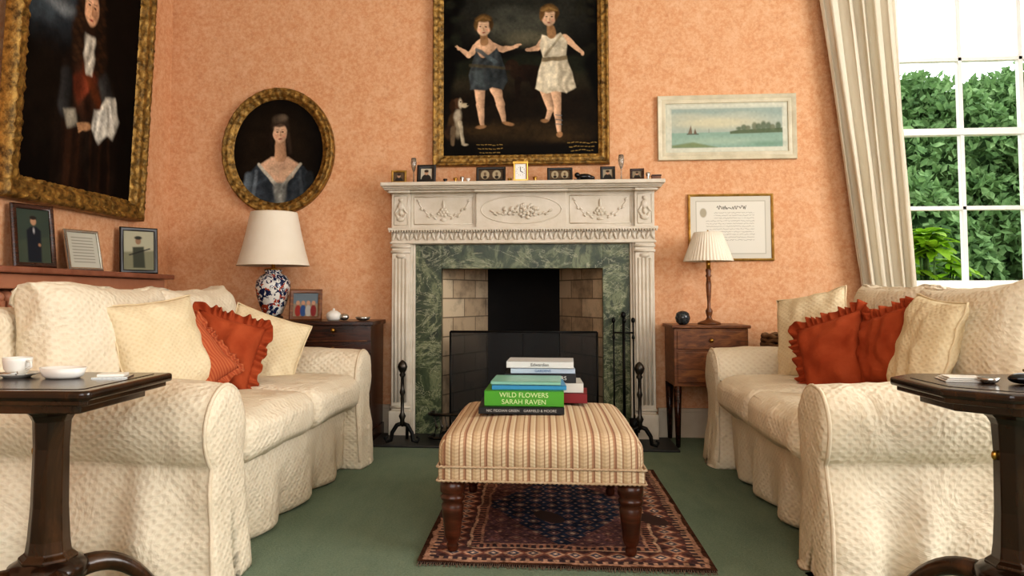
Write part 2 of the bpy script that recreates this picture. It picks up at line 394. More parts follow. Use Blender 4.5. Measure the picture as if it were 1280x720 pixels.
# ================================================================== ROOM
YB, XL, XR, ZC, YR = 4.52, -2.325, 3.9, 3.3, -2.3
FX = -.118
def multi(name, boxes, mat, **kw):
    g = Geo()
    for b_ in boxes: g.box(*b_)
    return g.obj(name, mat, None, smooth=False, **kw)
T = .34
multi('wall_back', [(XL - .2, FX - .50, YB, YB + T, 0, ZC), (FX - .50, FX + .50, YB, YB + T, 1.0, ZC), (FX + .50, 2.06, YB, YB + T, 0, ZC),
                    (2.06, 3.36, YB, YB + T, 0, .86), (2.06, 3.36, YB, YB + T, 3.05, ZC), (3.36, XR + .2, YB, YB + T, 0, ZC)], M_WALL)
multi('wall_left', [(XL - .2, XL, YR, YB, 0, ZC)], M_WALL)
multi('wall_right', [(XR, XR + .2, YR, -.6, 0, ZC), (XR, XR + .2, -.6, 2.4, 0, .8), (XR, XR + .2, -.6, 2.4, 3.0, ZC), (XR, XR + .2, 2.4, YB, 0, ZC)], M_WALL)
multi('wall_rear', [(XL - .2, -1.8, YR - .2, YR, 0, ZC), (-1.8, 2.2, YR - .2, YR, 0, .7), (-1.8, 2.2, YR - .2, YR, 3.0, ZC), (2.2, XR + .2, YR - .2, YR, 0, ZC)], M_WALL)
multi('floor', [(XL - .2, XR + .2, YR - .2, YB + T, -.1, 0)], M_CARPET)
multi('ceiling', [(XL - .2, XR + .2, YR - .2, YB + T, ZC, ZC + .1)], M_CEIL)
g = Geo()
for (a, b_) in ((XL, FX - .79), (FX + .79, XR)):
    g.box(a, b_, YB - .018, YB, 0, .15); g.box(a, b_, YB - .026, YB, .15, .17)
g.obj('baseboard_back', M_TRIM, smooth=False, bevel=.003)
g = Geo(); g.box(XL, XL + .018, YR, YB - .03, 0, .15); g.box(XL, XL + .026, YR, YB - .03, .15, .17); g.obj('baseboard_left', M_TRIM, smooth=False)
multi('baseboard_right', [(XR - .018, XR, YR, YB - .03, 0, .17)], M_TRIM)

# window on back wall
win = group('window_1', (0, 0, 0))
wx0, wx1, wz0, wz1, wy = 2.06, 3.36, .86, 3.05, 4.64
g = Geo(); g.box(wx0, wx0 + .05, wy - .03, wy + .05, wz0, wz1); g.box(wx1 - .05, wx1, wy - .03, wy + .05, wz0, wz1)
g.box(wx0, wx1, wy - .03, wy + .05, wz1 - .05, wz1); g.box(wx0, wx1, wy - .04, wy + .05, wz0, wz0 + .05)
g.obj('outer_frame', M_WHITE, win, smooth=False, bevel=.004)
g = Geo()
for x in (2.47, 2.81, 3.12): g.box(x - .012, x + .012, wy - .012, wy + .025, wz0 + .05, wz1 - .05)
for z in (1.335, 2.22, 2.66): g.box(wx0 + .05, wx1 - .05, wy - .012, wy + .025, z - .012, z + .012)
g.box(wx0 + .05, wx1 - .05, wy - .025, wy + .03, 1.765, 1.805)
g.obj('glazing_bars', M_WHITE, win, smooth=False, bevel=.003)
box('sill', wx0 - .06, wx1 + .06, YB - .05, wy - .04, wz0 - .03, wz0 + .002, M_WHITE, win, .006)
g = Geo(); g.box(wx0 - .06, wx0 + .012, YB - .02, wy - .03, wz0, wz1 + .05); g.box(wx1 - .012, wx1 + .06, YB - .02, wy - .03, wz0, wz1 + .05); g.box(wx0, wx1, YB - .02, wy - .03, wz1, wz1 + .05)
g.obj('architrave', M_WHITE, win, smooth=False, bevel=.004)
for nm, kind in (('window_2', 0), ('window_3', 1)):
    w_ = group(nm); g = Geo()
    if kind == 0:
        for y in np.linspace(-.6, 2.35, 5): g.box(XR + .06, XR + .1, y, y + .05, .8, 3.0)
        for z in np.linspace(.8, 2.95, 5): g.box(XR + .06, XR + .1, -.6, 2.4, z, z + .05)
    else:
        for x in np.linspace(-1.8, 2.15, 7): g.box(x, x + .05, YR - .1, YR - .06, .7, 3.0)
        for z in np.linspace(.7, 2.95, 5): g.box(-1.8, 2.2, YR - .1, YR - .06, z, z + .05)
    g.obj('sash_bars', M_WHITE, w_, smooth=False)

# curtain ---------------------------------------------------------------
def curtain(name, xl, xr, folds, ph):
    nz, ns = 50, 240; v = []; f = []
    for i in range(nz + 1):
        z = .02 + 2.95 * i / nz; a, b_ = xl(z), xr(z)
        for j in range(ns + 1):
            s_ = j / ns; x = a + (b_ - a) * s_
            s2 = s_ + .05 * noise.noise(Vector((s_ * 4, z * .5, ph)))
            ang = 2 * math.pi * folds * s2 + ph
            am = .036 * (.65 + .6 * noise.noise(Vector((s_ * 3, z * .8, ph + 4))) + .25)
            v.append((x + .012 * math.sin(ang * 2 + .6), 4.41 + am * math.sin(ang) + .008 * math.sin(ang * 2.3 + z), z))
    for i in range(nz):
        for j in range(ns):
            k = i * (ns + 1) + j; f.append((k, k + 1, k + ns + 2, k + ns + 1))
    o = mesh_obj(name, v, f, M_CURT, None); md = o.modifiers.new('thick', 'SOLIDIFY'); md.thickness = .004; return o
curtain('curtain', lambda z: 1.83 - max(z - .6, 0) * .112, lambda z: 2.105 - max(z - .6, 0) * .045, 5.4, 0)
curtain('curtain', lambda z: 3.34, lambda z: 3.75, 5.5, 1)
pole = group('curtain_pole'); Geo().tube([(1.4, 4.40, 3.0), (3.85, 4.40, 3.0)], .02, 12).obj('rod', M_DARKW, pole); Geo().blob((1.38, 4.4, 3.0), (.035, .035, .035)).obj('finial', M_BRASS, pole)
Geo().box(1.7, 1.73, 4.38, 4.52, 2.98, 3.02).box(3.55, 3.58, 4.38, 4.52, 2.98, 3.02).obj('brackets', M_BRASS, pole, smooth=False)

# ================================================================== FIREPLACE
fp = group('fireplace', (FX, 0, 0))
Y0 = YB
box('plinth_left', -.775, -.645, 4.375, Y0, 0, .15, M_MANTEL, fp, .004); box('plinth_right', .645, .775, 4.375, Y0, 0, .15, M_MANTEL, fp, .004)
g = Geo(); g.box(-.764, -.655, 4.40, Y0, .15, 1.13); g.box(.655, .764, 4.40, Y0, .15, 1.13); g.obj('pilasters', M_MANTEL, fp, smooth=False, bevel=.003)
g = Geo()
for sx in (-1, 1):
    for k in range(4):
        x = sx * (.677 + k * .0215); g.tube([(x, 4.400, .20), (x, 4.400, 1.04)], .0075, 8)
    for z in (.16, 1.07, 1.10): g.tube([(sx * .65, 4.398, z + .01), (sx * .769, 4.398, z + .01)], .008, 8)
    g.blob((sx * .71, 4.398, 1.055), (.03, .012, .014))
g.obj('fluting', M_MANTEL, fp)
g = Geo()
for (d0, d1, yy) in ((.628, .642, 4.425), (.642, .657, 4.412)):
    g.box(-d1, -d0, yy, Y0, 0, 1.125 + d1 - .628); g.box(d0, d1, yy, Y0, 0, 1.125 + d1 - .628); g.box(-d0, d0, yy, Y0, 1.125 + d0 - .628, 1.125 + d1 - .628)
g.obj('inner_moulding', M_MANTEL, fp, smooth=False, bevel=.003)
g = Geo(); g.box(-.77, .77, 4.405, Y0, 1.13, 1.215); g.box(-.785, .785, 4.375, Y0, 1.205, 1.222); g.box(-.775, .775, 4.39, Y0, 1.128, 1.14)
g.box(-.655, .655, 4.425, Y0, 1.222, 1.43)
for sx in (-1, 1): g.box(min(sx * .655, sx * .768), max(sx * .655, sx * .768), 4.402, Y0, 1.222, 1.43)
g.box(-.265, .265, 4.405, Y0, 1.222, 1.43)
g.box(-.785, .785, 4.36, Y0, 1.428, 1.44); g.box(-.80, .80, 4.325, Y0, 1.44, 1.452)
for a_, b_ in ((-.775, -.65), (.65, .775), (-.27, .27)): g.box(a_, b_, 4.345, 4.38, 1.425, 1.44)
g.obj('frieze', M_MANTEL, fp, smooth=False, bevel=.003)
g = Geo(); g.box(-.814, .814, 4.285, Y0, 1.457, 1.48); g.box(-.806, .806, 4.305, Y0, 1.448, 1.458); g.obj('mantel_shelf', M_MANTEL, fp, smooth=False, bevel=.005)
g = Geo()
for i in range(58):
    x = -.755 + i * 1.51 / 57; g.blob((x, 4.402, 1.172), (.011, .010, .026), .35 if i % 2 else -.35, 8, 6)
for i in range(100): x = -.775 + i * 1.55 / 99; g.blob((x, 4.375, 1.2), (.005, .006, .007), 0, 6, 4)
def rect_mould(x0, x1, z0, z1, y, r=.004):
    for p in (((x0, y, z0), (x1, y, z0)), ((x1, y, z0), (x1, y, z1)), ((x1, y, z1), (x0, y, z1)), ((x0, y, z1), (x0, y, z0))): g.tube(p, r, 6)
for sx in (-1, 1):
    a_, b_ = sorted((sx * .285, sx * .635)); rect_mould(a_, b_, 1.245, 1.408, 4.425)
    a_, b_ = sorted((sx * .672, sx * .752)); rect_mould(a_, b_, 1.24, 1.412, 4.402, .003)
    cx = sx * .712
    g.blob((cx, 4.40, 1.35), (.022, .012, .026)); g.blob((cx, 4.40, 1.312), (.012, .01, .02)); g.blob((cx, 4.40, 1.275), (.026, .010, .016)); g.blob((cx, 4.4, 1.388), (.014, .01, .012))
    for q in (-1, 1): g.blob((cx + q * .022, 4.40, 1.33), (.008, .008, .03), q * .6); g.blob((cx + q * .02, 4.40, 1.29), (.008, .008, .024), q * -.6)
    c0 = sx * .46
    for q in (-1, 1):
        pts = []
        for t in np.linspace(0, 1, 14):
            x = c0 + q * (.02 + .13 * t); z = 1.30 + .075 * (t ** 2) - .02 * math.sin(t * math.pi); pts.append((x, 4.425, z))
        g.tube(pts, .004, 6)
        for i, p in enumerate(pts):
            if i % 2: g.blob((p[0], 4.423, p[2] + .010 * (-1) ** (i // 2)), (.012, .008, .007), q * .7)
    for a in range(6): g.blob((c0 + .018 * math.cos(a * 1.047), 4.423, 1.315 + .018 * math.sin(a * 1.047)), (.012, .009, .012))
    g.blob((c0, 4.42, 1.315), (.01, .01, .01)); g.blob((c0, 4.423, 1.36), (.008, .008, .028)); g.blob((c0, 4.423, 1.27), (.02, .006, .01))
pts = [(.235 * math.cos(a), 4.405, 1.326 + .082 * math.sin(a)) for a in np.linspace(0, 2 * math.pi, 60)]; g.tube(pts, .004, 6)
for i in range(46):
    a = random.uniform(0, math.pi * 2); r_ = random.random() ** .5
    g.blob((.105 * r_ * math.cos(a), 4.402 - .004 * (1 - r_), 1.318 + .042 * r_ * math.sin(a)), (random.uniform(.008, .016), .010, random.uniform(.006, .013)), random.uniform(0, 3), 8, 5)
for q in (-1, 1):
    for k in range(4): g.blob((q * (.11 + .02 * k), 4.403, 1.30 + .006 * k * (k % 2)), (.015, .007, .007), q * .5)
g.obj('carved_relief', M_MANTEL, fp)
g = Geo(); g.box(-.628, -.473, 4.445, 4.6, 0, 1.125); g.box(.473, .628, 4.445, 4.6, 0, 1.125); g.box(-.473, .473, 4.445, 4.6, .982, 1.125); g.obj('marble_slips', M_MARBLE, fp, smooth=False, bevel=.002)
W0, W1, Y1, Y2, ZT = .473, .235, 4.60, 4.97, 1.05
mesh_obj('brick_cheek_left', [(-W0, 4.50, 0), (-W1, Y2, 0), (-W1, Y2, ZT), (-W0, 4.50, ZT)], [(0, 1, 2, 3)], M_BRICK, fp, False, uv=True, recalc=False)
mesh_obj('brick_cheek_right', [(W0, 4.50, 0), (W1, Y2, 0), (W1, Y2, ZT), (W0, 4.50, ZT)], [(0, 1, 2, 3)], M_BRICK, fp, False, uv=True, recalc=False)
Geo().box(-W1 - .02, W1 + .02, Y2, Y2 + .03, 0, 1.6).obj('fireback', M_SOOT, fp, smooth=False)
g = Geo(); g.box(-.52, .52, 4.6, 5.0, 1.25, 1.3); g.box(-.56, -.5, 4.58, 5.02, 0, 1.3); g.box(.5, .56, 4.58, 5.02, 0, 1.3); g.box(-.52, .52, 4.99, 5.03, 0, 1.3); g.obj('flue', M_SOOT, fp, smooth=False)
box('firebox_floor', -W0, W0, 4.44, Y2, 0, .015, M_SOOT, fp)
box('hearth_slab', -.84, .84, 4.08, 4.445, 0, .012, M_HEARTH, fp, .004)

grate = group('fire_grate', (FX, 4.72, .015)); g = Geo()
for z in (.08, .12, .16, .2): g.tube([(-.2, -.1, z), (0, -.14, z), (.2, -.1, z)], .007, 6)
for x in (-.2, 0, .2): g.tube([(x, -.1 if x else -.14, 0), (x, -.1 if x else -.14, .24)], .009, 6); g.tube([(x, .1, 0), (x, .1, .24)], .008, 6)
for x in np.linspace(-.18, .18, 7): g.tube([(x, -.12, .07), (x, .1, .07)], .006, 6)
g.obj('bars', M_IRON, grate)

scr = group('fire_spark_screen', (FX + .01, 4.405, .012)); g = Geo()
for p in (((-.425, 0, .006), (-.425, 0, .6)), ((.425, 0, .006), (.425, 0, .6)), ((-.425, 0, .6), (.425, 0, .6)), ((-.425, 0, .02), (.425, 0, .02))): g.tube(p, .006, 8)
g.tube([(-.33, -.06, .006), (-.33, 0, .02)], .006); g.tube([(.33, -.06, .006), (.33, 0, .02)], .006)
g.obj('frame', M_IRON, scr); box('mesh_panel', -.42, .42, -.001, .001, .02, .6, M_MESH, scr)
g = Geo()
for x in np.linspace(-.42, .42, 5)[1:-1]: g.tube([(x, -.003, .02), (x, -.003, .6)], .0012, 4)
g.obj('stiffeners', M_IRON, scr)

fen = group('hearth_fender', (FX, 4.19, .012)); g = Geo()
for z in (.02, .15):
    g.tube([(-.50, .12, z), (-.51, .03, z), (-.48, 0, z), (.46, 0, z), (.49, .03, z), (.48, .07, z)], .009, 8)
for x in np.linspace(-.48, .46, 32):
    g.tube([(x, 0, .02), (x + .012, 0, .085), (x, 0, .15)], .0035, 5)
for x in np.linspace(-.465, .445, 31): g.blob((x, 0, .085), (.009, .004, .012))
g.obj('rails', M_STEEL, fen)
def andiron(x):
    a = group('andiron', (x, 4.13, .012)); g = Geo()
    g.lathe([(.016, .1), (.012, .13), (.02, .15), (.01, .17), (.009, .26), (.016, .28), (.010, .30), (.009, .36), (.018, .375), (.012, .385), (.022, .40), (.028, .42), (.02, .44), (.008, .452), (.001, .456)], 16)
    g.obj('finial_post', M_STEEL, a); g = Geo()
    for q in (-1, 1):
        g.tube([(0, 0, .11), (q * .03, 0, .10), (q * .055, -.005, .06), (q * .06, -.01, .02), (q * .085, -.01, .012), (q * .095, -.01, .03), (q * .08, -.01, .04)], [.012, .012, .011, .010, .009, .007, .005], 8)
    g.tube([(0, 0, .1), (0, .1, .09), (0, .15, .07), (0, .15, .0)], .009, 6)
    g.obj('scroll_feet', M_IRON, a)
andiron(-.765); andiron(.52)
tl = group('fireplace_tool_set', (.462, 4.36, .012)); g = Geo()
g.lathe([(.055, 0), (.055, .012), (.03, .025), (.012, .04)], 20); g.tube([(0, 0, .03), (0, 0, .68)], .007, 8); g.blob((0, 0, .70), (.014, .014, .02))
g.tube([(-.06, 0, .60), (.06, 0, .60)], .005, 6); g.tube([(0, -.045, .60), (0, .045, .60)], .005, 6)
for (x, y) in ((-.055, 0), (.055, 0), (0, -.045)):
    g.tube([(x, y, .66), (x, y, .10)], .005, 6); g.blob((x, y, .67), (.012, .012, .016)); g.lathe([(.004, 0), (.01, .01), (.004, .03)], 8, (x, y, .56))
g.blob((-.055, 0, .09), (.03, .008, .045)); g.box(.03, .085, -.008, .008, .04, .12); g.obj('tools', M_IRON, tl)

# ================================================================== PAINTINGS
SK, SKd = '#c4a082', '#94714f'
pg = group('painting_of_two_children', (-.1245, 4.515, 2.275))
A = Art(552, 752, -75, 185, 320, '#0d0a07'); A.warp(.45, 8)
A.ell(655, -5, 90, 42, '#2b2b25', 50, al=.9); A.ell(650, 18, 42, 20, '#4a4a40', 22, al=.8); A.ell(665, 34, 34, 9, '#5c5846', 12, al=.7); A.ell(636, 2, 24, 10, '#40423a', 14, al=.7)
A.poly([(560, 66), (590, 58), (620, 62), (660, 52), (700, 60), (745, 54), (752, 100), (552, 100)], '#1e2016', 8); A.ell(655, 92, 92, 14, '#342d20', 18, al=.9)
A.ell(655, 130, 105, 40, '#1c150d', 40); A.ell(655, 152, 80, 12, '#352918', 16, al=.8); A.ell(610, 150, 30, 5, '#44341e', 8, al=.6); A.ell(705, 162, 26, 5, '#44341e', 8, al=.6)
A.poly([(552, -75), (590, -75), (582, -20), (566, 20), (572, 70), (562, 110), (552, 130)], '#080604', 10); A.poly([(752, -75), (726, -75), (734, -10), (742, 30), (732, 70), (744, 110), (752, 130)], '#080604', 10)
for k in range(26): A.ell(560 + random.uniform(-6, 22), random.uniform(-70, 40), random.uniform(4, 9), random.uniform(3, 6), '#12130c' if k % 2 else '#22241a', 4, al=.6); A.ell(738 + random.uniform(-16, 10), random.uniform(-70, 60), random.uniform(4, 9), random.uniform(3, 6), '#12130c' if k % 2 else '#232116', 4, al=.6)
A.ell(660, 78, 22, 11, '#20150d', 4, sh=.4); A.ell(642, 67, 8, 7, '#2b1d12', 3); A.ell(637, 70, 5, 3.2, '#33251a', 2); A.cap(668, 84, 5, 672, 112, 2.2, '#1b120b', 2); A.cap(650, 86, 4, 648, 112, 2, '#1b120b', 2); A.cap(680, 74, 2, 688, 92, 1, '#1b120b', 2)
# child A
A.cap(601, 94, 7.5, 602, 118, 4.8, SK, sh=.45); A.cap(601.5, 118, 5.2, 604, 142, 2.8, SK, sh=.45); A.ell(602, 146, 6.5, 2.4, SKd, ang=-10)
A.cap(620, 93, 7.5, 628, 118, 5, SK, sh=.45); A.cap(627, 118, 5.2, 632, 138, 2.8, SK, sh=.45); A.ell(637, 142, 7, 2.4, SKd, ang=12)
A.cap(596, 44, 5, 587, 53, 3.8, SK, sh=.3); A.cap(587, 53, 3.8, 578, 47, 2.5, SK); A.ell(575, 45, 3.2, 2.3, SK)
for q in (0, 1, 2): A.cap(574, 45 - q, .8, 570 + q, 41.5 - q * .6, .6, SK, 1)
A.cap(617, 42, 5, 630, 47, 3.7, SK); A.cap(630, 47, 3.7, 644, 44, 2.4, SK); A.ell(647, 43, 3.2, 2.3, SK)
for q in (0, 1, 2): A.cap(648, 43 - q, .8, 653 - q * .5, 40.5 - q * .4 + 1, .6, SK, 1)
A.ell(607, 44, 13, 13, SK, sh=.35); A.cap(603, 40, .4, 603, 48, .3, SKd, 2, al=.4)
A.poly([(592, 62), (596, 46), (603, 58), (612, 54), (623, 44), (633, 68), (637, 88), (630, 99), (618, 95), (606, 99), (589, 98), (587, 78)], '#383d3f', 2.4, folds=.35, fk=.5, sh=.3)
A.cap(597, 46, 2, 620, 62, 2.6, '#4f595c', 2, al=.9); A.cap(589, 66, 1.8, 632, 71, 1.8, '#4b4534', 2.4, al=.9); A.poly([(592, 74), (604, 72), (606, 92), (594, 92)], '#565f60', 6, al=.6)
A.cap(606, 28, 4.6, 607, 36, 5.2, SKd, 2); A.ell(606, 12.5, 12.4, 12, '#4c381f', 3.5); A.ell(606, 17.5, 8.8, 11, '#cbaa8c', 2, sh=.25)
A.ell(606, 6.4, 10, 4.2, '#5f4727', 3); A.ell(597, 14, 2.6, 7, '#5a4325', 2.4); A.ell(615.3, 14, 2.4, 7, '#412f19', 2.4)
for k in range(9): A.ell(597 + k * 2.2, 4.5 + abs(k - 4) * .9, 1.8, 1.2, '#7c6038', 1.5, al=.6)
for q in (-1, 1): A.ell(606 + q * 3.5, 16.4, 1.4, .8, '#22140d', 1); A.ell(606 + q * 3.5, 14, 2.1, .4, '#7a5a40', 1.2, al=.6)
A.ell(606.6, 20, .7, 2, SKd, 1.4, al=.8); A.ell(606, 24, 2.1, .8, '#8e463c', 1.2)
for q in (-1, 1): A.ell(606 + q * 5, 21, 2.2, 1.8, '#c4826a', 3, al=.45)
# child B
A.cap(683, 98, 6.6, 690, 126, 4.2, SK, sh=.45); A.cap(697, 100, 6.8, 699, 126, 4.6, SK, sh=.45); A.cap(699, 126, 4.8, 701, 152, 2.8, SK, sh=.45); A.ell(701.5, 157, 4, 3.8, SKd)
A.cap(690, 126, 4.2, 686, 138, 2.8, SK, sh=.35); A.ell(683, 140, 4.8, 2.3, SKd)
for yy in (132, 138, 144): A.cap(697, yy, .7, 704.5, yy + 1, .7, '#56626a', 1.4, al=.8)
A.cap(683, 36, 4.8, 674, 46, 3.7, SK); A.cap(674, 46, 3.7, 665, 48, 2.5, SK); A.ell(662, 48, 3.2, 2.3, SK)
A.cap(708, 34, 4.8, 718, 42, 3.7, SK); A.cap(718, 42, 3.7, 728, 52, 2.5, SK); A.ell(730, 54.6, 2.3, 3.2, SK)
A.poly([(680, 29), (690, 33), (703, 27), (712, 40), (710, 58), (717, 78), (722, 98), (710, 105), (698, 102), (686, 105), (671, 99), (675, 78), (681, 58), (677, 42)], '#bdb29b', 2.2, folds=.26, fk=.55, sh=.35)
A.poly([(680, 58), (711, 57), (712, 62.5), (679, 64)], '#6f6148', 2.2, al=.9); A.poly([(687, 34), (699, 32), (701, 54), (691, 57)], '#d9cfb8', 6, al=.7); A.poly([(682, 68), (696, 66), (700, 97), (684, 99)], '#d6ccb4', 8, al=.6); A.cap(704, 30, 1.4, 684, 56, 1.6, '#8f8368', 1.6, al=.7)
A.cap(691, 20, 4.6, 692, 29, 5.6, SKd, 2); A.ell(689, 1.6, 12, 12, '#5e4626', 3.5); A.ell(689, 7.3, 8.8, 11, '#cbaa8c', 2, sh=.25); A.ell(689, -3.6, 10, 4.2, '#6d5330', 3); A.ell(680, 4, 2.6, 7, '#64492a', 2.4); A.ell(698.3, 4, 2.4, 7, '#49351c', 2.4)
for k in range(9): A.ell(680 + k * 2.2, -5.5 + abs(k - 4) * .9, 1.8, 1.2, '#8c6e42', 1.5, al=.6)
for q in (-1, 1): A.ell(689 + q * 3.5, 6.2, 1.4, .8, '#22140d', 1); A.ell(689 + q * 3.5, 3.8, 2.1, .4, '#7a5a40', 1.2, al=.6); A.ell(689 + q * 5, 11, 2.2, 1.8, '#c4826a', 3, al=.45)
A.ell(689.6, 10, .7, 2, SKd, 1.4, al=.8); A.ell(689, 14, 2.1, .8, '#8e463c', 1.2)
# spaniel
A.ell(569, 142, 9, 18, '#44321f', 4, ang=10, sh=.4); A.ell(573, 132, 4.6, 9, '#a59a86', 4); A.ell(573, 148, 4, 10, '#8f846f', 4); A.ell(562, 152, 6, 10, '#33231a', 4)
A.ell(573, 115, 7.4, 7.2, '#4b3524', 2.5, sh=.3); A.ell(576, 115, 2.2, 6, '#b8ab94', 2.4); A.ell(581, 117.5, 4.6, 2.8, '#b3a58b', 2); A.ell(566, 118, 3.4, 8.4, '#33200f', 2.5); A.ell(576.6, 112.6, 1, .9, '#0d0705', .9); A.ell(585, 116.6, 1.4, 1.2, '#0d0705', 1)
A.cap(576, 140, 3, 580, 166, 2, '#a89d87', 2.2, sh=.3); A.cap(567, 148, 3.8, 566, 167, 2.2, '#6a5a46', 2.4); A.ell(582, 168, 3.6, 1.6, '#a89d87', 1.6); A.cap(560, 158, 2.2, 554, 150, 1.2, '#3a2a1c', 2)
for (x0, n_, y_) in ((597, 3, 169), (712, 3, 168)):
    for k in range(n_):
        xx = x0 + 2 * k
        while xx < x0 + 34 - 2 * k:
            l_ = random.uniform(1.5, 4); A.cap(xx, y_ + k * 5, .4, xx + l_, y_ + k * 5 + random.uniform(-.5, .5), .4, '#9a7f4a', .9); xx += l_ + 1.8
A.noise(5, .10); A.noise(20, .12); A.noise(2.2, .06)
A.mesh('canvas', .955, 1.24, M_OIL, pg, (0, -.012, 0))
PROF = [(-.012, .010), (-.006, .022), (0, .018), (.006, .030), (.016, .034), (.026, .028), (.036, .036), (.046, .046), (.052, .040), (.056, .02), (.056, -.004)]
ring_frame('gilt_frame', .95, 1.235, PROF, M_GOLD, pg, n=130, carve=.004, freq=150)
# oval lady
og = group('oval_portrait_of_lady', (-1.62, 4.515, 1.715))
A = Art(288, 406, 122, 254, 260, '#0e0a07'); A.ell(340, 185, 46, 50, '#221910', 40); A.warp(.35, 7)
A.ell(349, 159, 11.8, 14.5, '#30261c', 3.5); A.ell(348.5, 149, 9.4, 6.2, '#493e32', 4); A.ell(352, 147, 6, 3.6, '#6a5e4f', 4, al=.7); A.cap(359, 168, 3, 362, 190, 2.2, '#3a2e24', 4); A.cap(339, 168, 2.6, 338, 182, 1.8, '#2a2019', 4)
A.poly([(303, 240), (308, 218), (320, 205), (338, 203), (362, 202), (380, 207), (390, 226), (396, 258), (298, 258)], '#363c42', 3, folds=.4, fk=.3, sh=.4)
A.poly([(324, 204), (338, 195), (360, 195), (374, 204), (365, 220), (350, 230), (336, 220)], '#c8a488', 3, sh=.25); A.cap(349.5, 176, 6.2, 350, 194, 7.6, '#b38d6f', 2.5, sh=.35); A.ell(343, 212, 6, 5, '#d2b296', 5, al=.6); A.ell(358, 213, 5, 5, '#c9a789', 5, al=.5)
A.cap(323, 204, 1.8, 347, 232, 2.4, '#bdb7a8', 2, al=.95); A.cap(375, 204, 1.8, 352, 232, 2.4, '#a8a192', 2, al=.95); A.poly([(341, 227), (359, 225), (355, 256), (345, 256)], '#7f807a', 5, folds=.3, fk=.6)
A.cap(311, 218, 5, 308, 252, 8, '#606970', 5, sh=.6); A.cap(320, 212, 2, 316, 250, 2.6, '#7b848b', 3, al=.6); A.cap(386, 218, 5, 390, 254, 7, '#25282b', 5); A.cap(374, 212, 1.8, 378, 252, 2.4, '#4d545a', 3, al=.6)
A.ell(349, 166, 8.8, 11.6, '#cfa98b', 2, sh=.25); A.ell(346, 160, 5, 4, '#dab99d', 4, al=.6)
for q in (-1, 1): A.ell(349 + q * 3.4, 164.4, 1.4, .75, '#1c120c', 1); A.cap(349 + q * 1.8, 161.6, .28, 349 + q * 5, 161.3, .28, '#5a4030', 1.1, al=.7); A.ell(349 + q * 4.6, 169.6, 2.2, 2.2, '#bb7560', 4, al=.4)
A.cap(349.4, 164, .5, 349.8, 169.2, .9, '#a67d5e', 1.4, al=.85); A.ell(349.3, 173, 2.2, .75, '#8a3c34', 1.1)
A.ell(349, 155.6, 8.4, 2.6, '#3c3026', 2.4, al=.9)
A.noise(4, .08); A.noise(16, .12); A.noise(2, .05)
A.mesh('canvas', .60, .675, M_OIL, og, (0, -.01, 0), oval=True)
PO = [(-.012, .008), (-.004, .022), (.004, .018), (.012, .034), (.028, .040), (.040, .032), (.048, .044), (.058, .038), (.063, .02), (.063, -.004)]
ring_frame('gilt_frame', .585, .665, PO, M_GOLD, og, oval=True, n=110, carve=.0035, freq=120)
# left-wall portrait
lp = group('portrait_of_gentleman', (XL + .012, 3.545, 1.245), (R(2.2), 0, R(90)))
A = Art(0, 100, 0, 150, 280, '#0a0705'); A.warp(.4, 6)
A.ell(16, 52, 24, 26, '#2c343a', 20, al=.9); A.ell(14, 46, 18, 7, '#5f6a70', 9, al=.85); A.ell(24, 58, 15, 4, '#75797b', 6, al=.7); A.ell(10, 66, 14, 5, '#454e54', 7, al=.8); A.ell(18, 104, 16, 30, '#140e09', 18)
A.poly([(26, 118), (30, 84), (44, 72), (64, 74), (80, 92), (84, 130), (82, 150), (26, 150)], '#1b130e', 5, folds=.5, fk=.22, sh=.3)
A.poly([(38, 84), (50, 76), (62, 78), (68, 100), (60, 112), (42, 108)], '#331f15', 5, folds=.5, fk=.35, sh=.4); A.poly([(36, 92), (50, 82), (62, 86), (44, 104)], '#6a3320', 4, folds=.4, fk=.3, al=.9); A.cap(44, 78, 3, 70, 108, 3, '#502812', 4, al=.8)
A.cap(40, 118, 7, 44, 150, 9, '#28180f', 6, sh=.5); A.cap(66, 118, 7, 72, 150, 8, '#190f09', 6, sh=.5)
for k in range(10): A.cap(34 + k * 4.4, 112, .8, 32 + k * 5 + random.uniform(-3, 3), 150, 1.2, '#3a2415' if k % 2 else '#0a0604', 3, al=.5)
A.cap(66, 86, 5.4, 73, 98, 6, '#30302f', 4, sh=.6); A.poly([(68, 94), (78, 92), (83, 105), (78, 116), (68, 114), (63, 106)], '#b4afa2', 3, folds=.45, fk=.55, sh=.2); A.poly([(59, 104), (70, 101), (73, 114), (64, 121), (57, 114)], '#cbc7bb', 3, folds=.4, fk=.8); A.cap(72, 96, 1.2, 77, 112, 1.4, '#e0dcd0', 2.4, al=.7)
A.cap(34, 92, 5, 33, 108, 5, '#2a2a2a', 4, sh=.6); A.poly([(33, 109), (42, 107), (45, 115), (37, 118)], '#8d8779', 3, folds=.4, fk=.8); A.ell(52, 114, 4.6, 2.6, '#a9825f', 1.8, ang=-8)
for q in range(4): A.cap(49, 113 + q * .9, .8, 44.5 + q * .5, 114.6 + q * 1.2, .6, '#a9825f', 1)
A.ell(51, 50, 12, 18, '#24160d', 5); A.ell(42, 68, 6.6, 15, '#2a1b11', 4); A.ell(61, 70, 7, 15, '#1d120a', 4)
for k in range(18): A.ell(41.5 + 2.6 * math.sin(k * 2.1), 42 + k * 2.3, 2, 1.1, '#4a3320', 1.6, al=.55); A.ell(61 + 2.6 * math.sin(k * 1.7), 42 + k * 2.4, 2, 1.1, '#3e2816', 1.6, al=.5)
A.poly([(47, 65), (55.5, 65), (57, 76), (54.5, 86), (49.5, 86), (46.5, 76)], '#b9b2a3', 2.6, folds=.4, fk=1.1)
A.ell(51.4, 50, 6.6, 9.6, '#c39776', 1.8, sh=.35); A.ell(49, 45, 4, 3, '#d0a98b', 4, al=.6)
